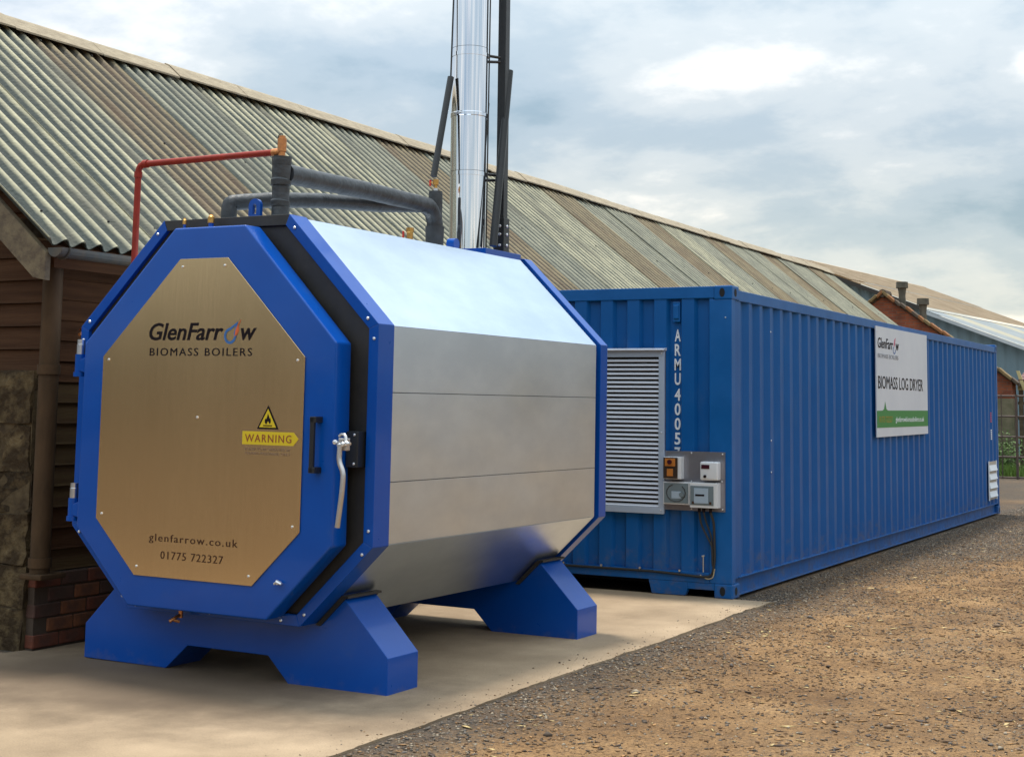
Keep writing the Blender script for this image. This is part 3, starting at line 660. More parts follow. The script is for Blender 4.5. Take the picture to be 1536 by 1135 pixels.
    obj('hook', tube(BM(), [(1.004+.032*math.cos(a)+.0, -.19+.02*math.sin(a*.5), 1.372+.032*math.sin(a)) for a in [rad(-60+25*i) for i in range(9)]], .009, 8), M_lever, L, smooth=True)
    obj('pivot_block', box(BM(), .985, 1.040, -.19, -.155, 1.318, 1.385), M_lever, L, bevel=.006)
    for (x, z) in ((.972, 1.362), (1.022, 1.352), (1.000, 1.345), (1.046, 1.357)): bolt(D, x, -.195, z, s=1.5)
    obj('pivot_bar', tube(BM(), [(.955, -.175, 1.362), (1.055, -.175, 1.355)], .008, 8), M_zinc, D, smooth=True)
    # latch plate on the front panel
    LP = obj('latch_plate', box(BM(), .946, 1.022, -.060, .026, 1.225, 1.418), M_blackm, BO, bevel=.004)
    for z in (1.245, 1.400): bolt(LP, 1.00, -.060, z, s=.8)
    # wing screw low on the door and drain cock under it
    bm = BM(); tube(bm, [(.612, -.163, .600), (.612, -.190, .600)], .010, 10); tube(bm, [(.590, -.186, .592), (.612, -.188, .606), (.640, -.186, .596)], [.006, .012, .007], 8); obj('wing_screw', bm, M_bolt, D, smooth=True)
    bm = BM(); tube(bm, [(-.170, -.05, .40), (-.170, -.05, .335)], .013, 10); tube(bm, arc_path([(-.170, -.05, .352), (-.172, -.10, .338), (-.185, -.125, .320)], .02), .010, 10); tube(bm, [(-.15, -.08, .318), (-.178, -.11, .33)], .008, 8); obj('drain_cock', bm, M_copper, BO, smooth=True)
    # hinges with zinc pins
    for zp in (1.915, 1.062):
        H = obj('hinge', tube(BM(), [(-.975, -.115, zp-.215), (-.975, -.115, zp-.088)], .031, 14), M_blue, BO, smooth=True)
        obj('hinge_pin', tube(BM(), [(-.975, -.115, zp-.088), (-.975, -.115, zp-.030), (-.975, -.115, zp-.028), (-.975, -.115, zp)], [.025, .025, .023, .023], 14), M_zinc, H, smooth=True)
        obj('hinge_arm', prism(BM(), [(-.90, zp-.20), (-.90, zp-.10), (-.96, zp-.125), (-.975, zp-.185)], -.14, -.06), M_blue, H, bevel=.004)
        obj('hinge_collar', tube(BM(), [(-.975, -.115, zp-.222), (-.975, -.115, zp-.195)], .038, 14), M_blue, H, smooth=True)
    # lifting lug
    bm = BM(); n = 14; ou = [(.132-.043, 2.62)]+[(.132+.043*math.cos(a), 2.705+.040*math.sin(a)) for a in [math.pi-math.pi*i/n for i in range(n+1)]]+[(.132+.043, 2.62)]
    iu = [(.132-.014, 2.655)]+[(.132+.014*math.cos(a), 2.700+.014*math.sin(a)) for a in [math.pi-math.pi*i/n for i in range(n+1)]]+[(.132+.014, 2.655)]
    for y in (.10, .122):
        A = [bm.verts.new((p[0], y, p[1])) for p in ou]; Bv = [bm.verts.new((p[0], y, p[1])) for p in iu]
        for k in range(len(A)): j = (k+1) % len(A); bm.faces.new((A[k], A[j], Bv[j], Bv[k]))
        if y == .10: A0, B0 = A, Bv
    for k in range(len(A)): j = (k+1) % len(A); bm.faces.new((A0[k], A0[j], A[j], A[k])); bm.faces.new((B0[k], B0[j], Bv[j], Bv[k]))
    obj('lifting_lug', bm, M_blue, BO)
    # brass caps on top of the door
    for x, r, h in ((-.062, .020, .036), (-.262, .012, .024)):
        c = obj('filler_stub', tube(BM(), [(x, -.05, 2.55), (x, -.05, 2.592)], r*.75, 12), M_blue, BO, smooth=True)
        obj('brass_cap', tube(BM(), [(x, -.05, 2.592), (x, -.05, 2.592+h), (x, -.05, 2.594+h), (x, -.05, 2.605+h)], [r, r, r*.8, r*.5], 12), M_brass, c, smooth=True)
    # lagged pipework
    def wob(path, r, n=14, seg=10, amp=.004):
        out = []; rs = []; path = [Vector(p) for p in path]
        for a, b in zip(path, path[1:]):
            k = max(2, int((b-a).length/.05))
            for i in range(k): out.append(a.lerp(b, i/k))
        out.append(path[-1]); rs = [r+random.uniform(-amp, amp) for _ in out]
        return obj('lagged_pipe', tube(BM(), out, rs, n), M_foam, BO, smooth=True)
    tag(wob([(.245, .20, 2.60), (.245, .20, 2.70), (.240, .20, 2.85), (.243, .20, 3.000)], .054, amp=.006), 'upright lagged pipe above the front edge')
    for zz, rr in ((2.72, .058), (2.80, .052), (2.845, .060), (2.965, .0575)):
        obj('tape_wrap', tube(BM(), [(.243, .20, zz-.016), (.243, .20, zz-.013), (.243, .199, zz+.013), (.243, .2, zz+.018)], [rr-.004, rr, rr+.002, rr-.004], 14), M_foam, BO, smooth=True)
    wob(arc_path([(.245, .24, 2.905), (.17, 1.2, 2.935), (.105, 2.06, 2.945), (.105, 2.14, 2.86), (.105, 2.14, 2.70)], .10), .058, amp=.0015)
    wob([(.105, 2.14, 2.86), (.105, 2.14, 3.06)], .050, amp=.002)
    wob([(.105, 2.14, 2.60), (.105, 2.14, 2.81)], .066, amp=.002)
    wob(arc_path([(-.14, .20, 2.60), (-.14, .20, 2.745), (-.02, .46, 2.790), (.02, .9, 2.840), (.06, 1.5, 2.885), (.115, 1.95, 2.935)], .035), .048, amp=.0015)
    bm = BM(); tube(bm, [(.24, .2, 2.99), (.24, .2, 3.03), (.24, .2, 3.032), (.24, .2, 3.11), (.24, .2, 3.112), (.24, .2, 3.125)], [.021, .021, .027, .027, .02, .02], 12); tube(bm, [(.24, .2, 3.030), (.175, .2, 3.030)], .024, 12)
    V = obj('safety_valve', bm, M_copper, BO, smooth=True)
    obj('valve_wire', tube(BM(), arc_path([(.24, .2, 3.125), (.24, .2, 3.142), (.212, .2, 3.135), (.208, .2, 3.10)], .012), .003, 6), M_cable, V, smooth=True)
    pr = arc_path([(.185, .2, 3.030), (-.876, .2, 3.022), (-.876, .2, 2.19)], .055)
    R = obj('overflow_pipe', tube(BM(), pr, .0200, 14), M_redp, BO, smooth=True); tag(R, 'red pipe elbowed down over the left shoulder')
    for a, b in (((-.80, .2, 3.0225), (-.835, .2, 3.022)), ((-.876, .2, 2.975), (-.876, .2, 2.94))): obj('pipe_collar', tube(BM(), [a, b], .0255, 14), M_redp, R, smooth=True)
    # valves
    def valve(x, y, z, s=1.):
        v = obj('ball_valve', tube(BM(), [(x, y, z-.05*s), (x, y, z-.022*s), (x, y, z-.02*s), (x, y, z+.02*s), (x, y, z+.022*s)], [.012*s, .012*s, .022*s, .022*s, .015*s], 10), M_brass, BO, smooth=True)
        obj('valve_handle', box(BM(), x-.055*s, x-.042*s, y-.006, y+.006, z-.025*s, z+.020*s), M_redh, v, bevel=.002)
        obj('valve_spindle', tube(BM(), [(x-.045*s, y, z), (x, y, z)], .006*s, 8), M_brass, v, smooth=True)
        obj('valve_nut', tube(BM(), [(x, y, z-.07*s), (x, y, z-.045*s)], .017*s, 6), M_zinc, v)
        return v
    valve(.105, 2.14, 3.125, .95)
    v2 = obj('small_valve', tube(BM(), [(.105, 1.82, 2.62), (.105, 1.82, 2.68), (.105, 1.82, 2.682), (.105, 1.82, 2.73), (.105, 1.82, 2.735), (.105, 1.82, 2.765)], [.014, .014, .022, .022, .027, .027], 10), M_brass, BO, smooth=True)
    obj('valve_handle', box(BM(), .045, .056, 1.814, 1.826, 2.69, 2.745), M_redh, v2, bevel=.002)
    # flue base plate
    obj('flue_plate', box(BM(), .02, .455, 2.26, 2.78, 2.615, 2.660), M_blue, BO, bevel=.004)
    bm = BM(); tube(bm, [(.30, 2.02, 2.665), (.36, 2.02, 2.665)], .04, 14); obj('lug_eye', bm, M_blue, BO, smooth=True)
make_boiler()

def make_chimney():
    a = rad(-.7587)
    def w(x, y, z): return Vector((x*math.cos(a)-y*math.sin(a)-1.3194, x*math.sin(a)+y*math.cos(a)-5.0458, z-x*math.tan(rad(.36))))
    O = w(.2, 2.46, 2.66)
    C = empty('flue_chimney', O, label='tall polished stainless flue with black mast and struts on the boiler top', cat='chimney')
    l = lambda x, y, z: w(x, y, z)-O
    R = .131
    zs = [2.655, 3.24, 3.655, 4.15, 5.10, 6.05, 7.0]
    for z0, z1 in zip(zs, zs[1:]):
        obj('flue_section', tube(BM(), [l(.2, 2.46, z0+.0015), l(.2, 2.46, z1-.0015)], [R, R+.0004], 56, cap=False), M_mirror, C, smooth=True)
    obj('flue_liner', tube(BM(), [l(.2, 2.46, 2.655), l(.2, 2.46, 7.0)], R-.005, 32), M_zinc, C, smooth=True)
    for z in (3.655,):
        b = obj('clamp_band', tube(BM(), [l(.2, 2.46, z-.016), l(.2, 2.46, z-.012), l(.2, 2.46, z+.012), l(.2, 2.46, z+.016)], [R+.001, R+.005, R+.005, R+.001], 48), M_mirror, C, smooth=True)
        obj('clamp_screw', tube(BM(), [l(.16, 2.46-R-.008, z), l(.22, 2.46-R-.008, z)], .006, 8), M_zinc, b, smooth=True)
    c = obj('flue_cowl', tube(BM(), [l(.2, 2.46, 7.08), l(.2, 2.46, 7.12), l(.2, 2.46, 7.20)], [.19, .18, .02], 32), M_mirror, C, smooth=True)
    for k in range(3):
        q = rad(120*k); p = (.2+.09*math.cos(q), 2.46+.09*math.sin(q)); obj('cowl_strut', tube(BM(), [l(*p, 6.95), l(*p, 7.10)], .008, 6), M_mirror, C)
    # mast: square hollow post with foot plates
    mx, my = .365, 2.67
    obj('mast', box(BM(), *(lambda q: (q.x-.032, q.x+.032, q.y-.032, q.y+.032))(l(mx, my, 0)), l(mx, my, 2.66).z, 5.6), M_blackm, C, bevel=.003)
    q = l(mx, my, 0)
    f = obj('mast_foot', box(BM(), q.x-.043, q.x+.043, q.y-.043, q.y+.043, l(mx, my, 2.66).z, l(mx, my, 2.66).z+.26), M_blackm, C, bevel=.003)
    for z in (.06, .20, .14): bolt(f, q.x+.012, q.y-.043, l(mx, my, 2.66).z+z, s=1.2); bolt(f, q.x+.043, q.y, l(mx, my, 2.66).z+z, rot=(0, rad(90), 0), s=1.2)
    # strut leaning against it
    obj('mast_strut', tube(BM(), [l(.395, 2.50, 2.70), l(.38, 2.73, 4.03)], .029, 12), M_blackm, C, smooth=True)
    # bracket arms to the flue
    for z in (4.10, 3.22):
        bm = BM(); A = l(.26, 2.54, z); Bq = l(mx-.01, my-.02, z)
        tube(bm, [A+Vector((0, 0, .020)), Bq+Vector((0, 0, .012))], .011, 8); tube(bm, [A-Vector((0, 0, .03)), Bq-Vector((0, 0, .02))], .011, 8)
        br = obj('bracket_arm', bm, M_blackm, C)
        obj('bracket_clamp', tube(BM(), [l(.2, 2.46, z-.014), l(.2, 2.46, z+.014)], R+.004, 40), M_mirror, br, smooth=True)
        bolt(br, *(l(.30, 2.545, z)), s=1.8)
        bm = BM(); tube(bm, [l(.29, 2.53, z-.05), l(.29, 2.53, z+.05)], .014, 8); obj('bracket_bolt', bm, M_zinc, br)
    # left-hand stay rising from the valve, guy cables
    obj('stay', tube(BM(), [l(.105, 2.14, 3.17), l(.128, 2.312, 3.92)], .0235, 10), M_blackm, C, smooth=True)
    obj('stay_cable', tube(BM(), [l(.128, 2.312, 3.92), l(.135, 2.350, 5.4)], .007, 6), M_cable, C)
    obj('guy_cable', tube(BM(), [l(.335, 2.50, 2.68), l(.315, 2.55, 5.4)], .006, 6), M_cable, C)
    obj('guy_cable', tube(BM(), [l(.325, 2.40, 2.68), l(.33, 2.52, 3.75)], .006, 6), M_cable, C)
make_chimney()

# ------------------------------------------------------------------ shipping container
def corr(bm, pat, n, z0, z1, s0, fn, th=.004):
    """pat: list of (ds, depth) for one wave; fn(s, depth, z) -> point"""
    pts = []; s = s0
    for k in range(n):
        for ds, d in pat: pts.append((s+ds, d))
        s += pat[-1][0]
    A = [bm.verts.new(fn(a, d, z0)) for a, d in pts]; B = [bm.verts.new(fn(a, d, z1)) for a, d in pts]
    for i in range(len(pts)-1):
        bm.faces.new((A[i], A[i+1], B[i+1], B[i]))
    bmesh.ops.remove_doubles(bm, verts=bm.verts, dist=1e-6)
    return bm
def thicken(bm, th):
    bmesh.ops.recalc_face_normals(bm, faces=bm.faces); bmesh.ops.solidify(bm, geom=bm.faces[:], thickness=th)
def make_container():
    C = empty('shipping_container', (-1.219, 0, 0), label='long blue corrugated steel shipping container behind the boiler', cat='shipping container')
    ox = Vector((1.219, 0, 0))
    def part(name, bm, m=M_cblue2, **k):
        bmesh.ops.translate(bm, verts=bm.verts, vec=ox); return obj(name, bm, m, C, **k)
    Wd, Ln, H = 2.438, 12.192, 2.591
    # corner posts and castings
    for x in (0, -Wd):
        for y in (0, Ln):
            sx = 1 if x == 0 else -1; sy = 1 if y == 0 else -1
            pw = .205 if y == 0 else .16
            bm = BM(); box(bm, *sorted((x-sx*.006, x-sx*pw)), *sorted((y+sy*.006, y+sy*.09)), .118, H-.118); part('corner_post', bm, bevel=.006)
            for z0 in (0, H-.118):
                bm = BM(); box(bm, *sorted((x, x-sx*.162)), *sorted((y, y+sy*.178)), z0, z0+.118)
                c = part('corner_casting', bm, bevel=.012)
                # openings: flat black discs on the faces, standing in for shaded holes
                zc = z0+.059; fy = y-sy*.0012; xs = x-sx*.088
                bm = BM(); tube(bm, [(0, 0, 0), (0, .0016, 0)], 1, 18)
                for v in bm.verts: v.co = Vector((xs+v.co.x*.024, fy+v.co.y-.0006, zc+v.co.z*.038))
                bmesh.ops.translate(bm, verts=bm.verts, vec=ox); obj('casting_hole_disc', bm, M_void, c)
                bm = BM(); tube(bm, [(0, 0, 0), (.0016, 0, 0)], 1, 18)
                for v in bm.verts: v.co = Vector((x+sx*.0006+v.co.x-.0006, y+sy*.085+v.co.y*.030, zc+v.co.z*.034))
                bmesh.ops.translate(bm, verts=bm.verts, vec=ox); obj('casting_hole_disc', bm, M_void, c)
    # end wall (near)
    fe = lambda s, d, z: (s, .012+d, z)
    pat = [(0, .0), (.112, .0), (.134, .040), (.232, .040), (.2525, .0)]
    bm = BM(); corr(bm, pat, 8, .16, 2.50, -2.222-.002, fe)
    part('end_wall', bm, M_cblue)
    bm = BM(); box(bm, -.2055, -.17, .012, .05, .16, 2.5); part('end_wall_edge', bm, M_cblue)
    bm = BM(); box(bm, -Wd+.162, -.162, .004, .064, 2.487, 2.587); part('top_end_rail', bm, bevel=.005)
    bm = BM(); box(bm, -Wd+.205, -.205, .002, .07, .118, .200); 
    part('bottom_end_rail', bm, bevel=.005)
    for a, b in ((-.750, -.400), (-1.688, -2.038)):
        bm = BM(); a, b = sorted((a, b)); prism(bm, [(a+.03, 0.004), (b-.02, .004), (b, .05), (b, .117), (a, .117)], .004, .064); part('sill_plate', bm, bevel=.004)
    for a, b in ((-.400, -.162), (-2.038, -2.276)):
        a, b = sorted((a, b)); bm = BM(); box(bm, a, b, .006, .060, .062, .117); part('sill_bridge', bm, bevel=.003)
    # far end
    bm = BM(); box(bm, -Wd+.16, -.16, Ln-.05, Ln-.01, .1, 2.5); part('door_end', bm, M_cblue)
    # long sides
    for x, sx in ((0, 1), (-Wd, -1)):
        fs = lambda s, d, z: (x-sx*(.014+d), s, z)
        n = 41; pitch = (Ln-.36)/n
        pat2 = [(0, 0), (pitch*.26, 0), (pitch*.50, .036), (pitch*.76, .036), (pitch, 0)]
        bm = BM(); corr(bm, pat2, n, .155, 2.475, .18, fs); part('side_wall', bm, M_cblue)
        for a, b in ((.085, .182), (Ln-.182, Ln-.085)):
            bm = BM(); box(bm, *sorted((x-sx*.014, x-sx*.02)), a, b, .155, 2.475); part('side_wall_edge', bm, M_cblue)
        bm = BM(); box(bm, *sorted((x-sx*.004, x-sx*.064)), .178, Ln-.178, 2.470, 2.560); part('top_side_rail', bm, bevel=.005)
        bm = BM(); box(bm, *sorted((x-sx*.052, x-sx*.062)), .178, Ln-.178, .025, .172); part('bottom_side_rail', bm)
        for z0, z1, d in ((.158, .168, .002), (.016, .026, .008)):
            bm = BM(); box(bm, *sorted((x-sx*d, x-sx*.058)), .178, Ln-.178, z0, z1); part('rail_lip', bm, bevel=.002)
    # roof and floor
    fr = lambda s, d, z: (-z, s, 2.552-d)
    bm = BM(); corr(bm, [(0, 0), (.09, 0), (.11, .02), (.19, .02), (.209, 0)], 58, .06, Wd-.06, .04, fr); part('roof', bm, M_cblue)
    bm = BM(); box(bm, -Wd+.07, -.07, .075, Ln-.06, .14, .17); part('floor', bm, M_black)
    for k in range(24):
        y = .5+k*.49; bm = BM(); box(bm, -Wd+.066, -.066, y, y+.045, .03, .138); part('cross_member', bm, M_black)
    # small vent near the top, serial number
    bm = BM(); box(bm, -.541, -.474, .018, .050, 2.290, 2.462); v = part('air_vent', bm, bevel=.006)
    bm = BM(); prism(bm, [(.020, 2.31), (.004, 2.32), (.004, 2.43), (.020, 2.445)], -.532, -.483, 'x'); bmesh.ops.translate(bm, verts=bm.verts, vec=ox); obj('vent_hood', bm, M_cblue2, v, bevel=.004)
    for i, ch in enumerate('ARMU40057'):
        z = 2.128-.1235*i-(.010 if i > 3 else 0)
        if i == 8: z += .0
        text('serial_letter', ch, .140, M_white, C, Vector((-.506, .0490, z))+ox, FRONT, width=(.054 if ch != 'M' else .058), align='CENTER', bold=.003)
    # lashing rod, low weld bolts
    bm = BM(); tube(bm, [(-.256, .0, .205), (-.256, .0, .335)], .006, 8); tube(bm, [(-.268, 0, .335), (-.244, 0, .343)], .008, 8); part('rod', bm, M_zinc, smooth=True)
    # far louvre vent: pale frame with four projecting blades
    V = part('side_vent', box(BM(), -.012, -.002, 11.32, 11.93, .245, .812), mat('vent_frame', (.42, .38, .33), .6))
    for e in ((11.30, 11.335, .235, .82), (11.915, 11.95, .235, .82)):
        bm = BM(); box(bm, -.004, .006, e[0], e[1], e[2], e[3]); bmesh.ops.translate(bm, verts=bm.verts, vec=ox); obj('vent_frame', bm, M_white, V)
    for k in range(4):
        z = .275+k*.130; bm = BM(); prism(bm, [(11.345, z), (11.905, z), (11.905, z+.075), (11.345, z+.105)], -.002, .0, 'x')
        bm.free(); bm = BM(); prism(bm, [(0, z), (.026, z+.010), (.002, z+.085), (0, z+.095)], 11.34, 11.91); bmesh.ops.translate(bm, verts=bm.verts, vec=ox); obj('vent_blade', bm, M_white, V)
    text('serial_mark', 'XN 13', .16, M_redh, C, Vector((.0, 11.60, 1.40))+ox, (0, rad(-90), rad(180)), ext=.001) if False else None
    bm = BM()
    for k in range(5): box(bm, -.0085, -.0045, 11.57, 11.64, 1.40+.032*k, 1.40+.032*k+.020)
    part('red_marking', bm, M_redh)
    bm = BM()
    for k in range(5): box(bm, -.0085, -.0045, 11.57, 11.65, 1.14+.032*k, 1.14+.032*k+.022)
    part('white_marking', bm, M_white)
    # screws on the side wall
    for z in (2.25, 1.28, 1.0): bolt(C, *(Vector((-.012, 1.05, z))+ox), rot=(0, rad(90), 0), s=.8)
    bolt(C, *(Vector((-.06, .006, 2.32))+ox), s=.7)
    # louvre panel on the end wall, each slat by itself
    L = part('louvre', box(BM(), -1.76, -.60, -.004, .010, .672, 2.035), M_alu); L.data.materials[0] = M_void
    for (x0, x1, z0, z1) in ((-1.78, -.598, 1.990, 2.046), (-1.78, -.598, .668, .722), (-.648, -.598, .722, 1.990), (-1.78, -1.73, .722, 1.990)):
        bm = BM(); box(bm, x0, x1, -.034, -.004, z0, z1); bmesh.ops.translate(bm, verts=bm.verts, vec=ox); obj('louvre_frame', bm, M_lfr, L, bevel=.003)
    bm = BM(); prism(bm, [(-.034, 2.046), (-.075, 2.046), (-.075, 2.052), (.008, 2.068), (.008, 2.046)], -1.79, -.590, 'x'); bmesh.ops.translate(bm, verts=bm.verts, vec=ox); obj('louvre_hood', bm, M_alu, L)
    ns = 34; pz = (1.988-.726)/ns; bm = BM()
    prism(bm, [(-.034, .000), (-.031, -.003), (-.012, pz*.46), (-.015, pz*.50)], -1.729, -.649, 'x'); bmesh.ops.translate(bm, verts=bm.verts, vec=ox)
    bmesh.ops.recalc_face_normals(bm, faces=bm.faces); me = bpy.data.meshes.new('slat'); bm.to_mesh(me); bm.free(); me.materials.append(M_alu)
    for k in range(ns): link('slat', me, None, L, (0, 0, .727+k*pz))
    for z in (.70, 1.35, 2.02): bolt(L, *(Vector((-.622, -.034, z))+ox), s=.7)
make_container()

def make_controls():
    P = Vector((-.33, 0, .95))
    C = empty('control_panel', P, label='aluminium board of four control boxes on the container end wall', cat='control panel')
    def part(name, bm, m, parent=C, **k): bmesh.ops.translate(bm, verts=bm.verts, vec=-P); return obj(name, bm, m, parent, **k)
    part('backplate', box(BM(), -.596, -.062, -.004, .008, .706, 1.198), M_backp)
    for x, z in ((-.36, 1.185), (-.085, 1.180), (-.36, .722), (-.085, .727), (-.36, .95), (-.09, .955)): bolt(C, x+.33, -.004, z-.95, s=.8)
    bx = part('amber_isolator_box', box(BM(), -.580, -.425, -.085, -.004, .966, 1.150), M_boxw, bevel=.006)
    part('smoked_lid', box(BM(), -.579, -.450, -.094, -.0855, .970, 1.146), M_smoke, bx, bevel=.004)
    part('amber_switch', box(BM(), -.562, -.470, -.100, -.0945, 1.072, 1.138), M_amber, bx, bevel=.004)
    part('switch_knob', tube(BM(), [(-.516, -.100, 1.108), (-.516, -.118, 1.108)], .019, 14), M_disp, bx, smooth=True)
    part('amber_relay', box(BM(), -.545, -.490, -.098, -.0945, .990, 1.052), M_amber, bx, bevel=.003)
    bx = part('timer_box', box(BM(), -.252, -.097, -.090, -.004, .966, 1.118), M_boxw, bevel=.014, seg=3, smooth=True)
    part('display', box(BM(), -.240, -.168, -.093, -.0902, 1.060, 1.094), M_disp, bx)
    part('dial', tube(BM(), [(-.206, -.090, .998), (-.206, -.104, .998)], .012, 14), M_ink, bx, smooth=True)
    bx = part('clear_lidded_box', box(BM(), -.592, -.356, -.060, -.004, .756, .942), M_boxw, bevel=.005)
    part('clear_lid', box(BM(), -.583, -.366, -.064, -.0605, .766, .932), M_clear, bx, bevel=.003)
    part('relay', box(BM(), -.515, -.430, -.068, -.0645, .805, .865), M_relay, bx, bevel=.003)
    part('relay_dial', tube(BM(), [(-.425, -.0645, .838), (-.425, -.072, .838)], .020, 14), M_clear, bx, smooth=True)
    part('wire_loop', tube(BM(), [(-.475+.085*math.cos(a), -.066, .852+.072*math.sin(a)) for a in [rad(110+25*i) for i in range(13)]], .0035, 6), M_cable, bx, smooth=True)
    bx = part('breaker_box', box(BM(), -.342, -.100, -.090, -.004, .738, .944), M_boxw, bevel=.005)
    part('smoked_lid', box(BM(), -.336, -.132, -.094, -.0905, .760, .918), M_clear, bx, bevel=.003)
    part('breaker', box(BM(), -.302, -.176, -.099, -.0945, .775, .900), M_relay, bx, bevel=.003)
    part('breaker_label', box(BM(), -.290, -.210, -.1005, -.0992, .835, .850), M_ink, bx)
    for x, w in ((-.30, .02), (-.15, .018)): part('latch', box(BM(), x-w+.0, x, -.098, -.0942, .770, .790), M_brown, bx)
    for x in (-.275, -.235, -.175): part('cable_gland', tube(BM(), [(x, -.045, .738), (x, -.045, .700)], .014, 8), M_ink, C, smooth=True)
    k = part('cable', tube(BM(), arc_path([(-.175, -.045, .700), (-.155, -.02, .62), (-.150, -.012, .30), (-.175, -.012, .175), (-.27, -.012, .168), (-.70, -.010, .188), (-2.35, -.010, .188)], .09, 6), .011, 8), M_cable, smooth=True)
    part('cable', tube(BM(), arc_path([(-.275, -.045, .700), (-.270, -.02, .60), (-.205, -.014, .48), (-.172, -.014, .42), (-.168, -.012, .26)], .05), .009, 8), M_cable, smooth=True)
    part('cable', tube(BM(), arc_path([(-.235, -.045, .700), (-.225, -.02, .62), (-.176, -.014, .50), (-.170, -.016, .28)], .05), .008, 8), M_cable, smooth=True)
    part('cable', tube(BM(), arc_path([(-.150, -.016, .24), (-.165, -.016, .165), (-.215, -.014, .150), (-.28, -.012, .182)], .05), .0045, 8), mat('cream_cable', (.45, .36, .20), .5), smooth=True)
    for x in (-.46, -.82, -1.18, -1.54, -1.9): part('cable_clip', tube(BM(), [(x, -.004, .208), (x, -.022, .208)], .010, 8), M_zinc)
make_controls()

def make_sign():
    P = Vector((0, 5.97, 1.27))
    S = empty('sign_board', P, label='white advertising board with green band on the side of the container', cat='sign')
    def part(name, bm, m, parent=S, **k): bmesh.ops.translate(bm, verts=bm.verts, vec=-P); return obj(name, bm, m, parent, **k)
    part('board', prism(BM(), [(4.70, 1.262), (7.235, 1.276), (7.235, 2.510), (4.70, 2.500)], 0.0, .012, 'x'), M_sign)
    part('green_band', prism(BM(), [(4.703, 1.366), (7.232, 1.372), (7.232, 1.565), (5.20, 1.560), (5.13, 1.575), (5.075, 1.66), (5.02, 1.575), (4.95, 1.558), (4.703, 1.556)], .0125, .0135, 'x'), M_green)
    for y in (4.76, 7.18):
        for z in (1.32, 2.45): bolt(S, .0125, y-P.y, z-P.z, rot=(0, rad(90), 0), s=.7)
    T = lambda s, y, z, w, h, m, **k: text('lettering', s, h, m, S, Vector((.0145, y, z))-P, SIDE, width=w, ext=.0008, **k)
    T('GlenFarr', 4.77, 2.262, .70, .165, M_ink, bold=.001, shear=.12); T('w', 5.60, 2.262, .15, .165, M_ink, bold=.001, shear=.12)
    T('BIOMASS BOILERS', 4.77, 2.150, .95, .070, M_grayp)
    T('BIOMASS LOG DRYER', 4.77, 1.805, 2.20, .205, M_ink)
    T('01775 722327', 4.80, 1.425, .60, .100, M_orange)
    T('glenfarrowbiomassboilers.co.uk', 5.55, 1.430, 1.45, .085, M_white)
    part('drop_flame', prism(BM(), [(5.60, 2.405), (5.55, 2.38), (5.515, 2.33), (5.51, 2.29), (5.56, 2.32), (5.58, 2.36)], .0125, .0142, 'x'), mat('sign_pink_flame', (.5, .08, .16), .5))
    n = 16; o = [(5.53+.065*math.cos(a), 2.255+.045*math.sin(a)) for a in [rad(100+280*i/n) for i in range(n+1)]]; i_ = [(5.53+.043*math.cos(a), 2.255+.030*math.sin(a)) for a in [rad(100+280*i/n) for i in range(n+1)]]
    bm = BM(); A = [bm.verts.new((.0140, *p)) for p in o]; Bv = [bm.verts.new((.0140, *p)) for p in i_]
    for k in range(n): bm.faces.new((A[k], A[k+1], Bv[k+1], Bv[k]))
    part('drop_outline', bm, M_logob)
make_sign()

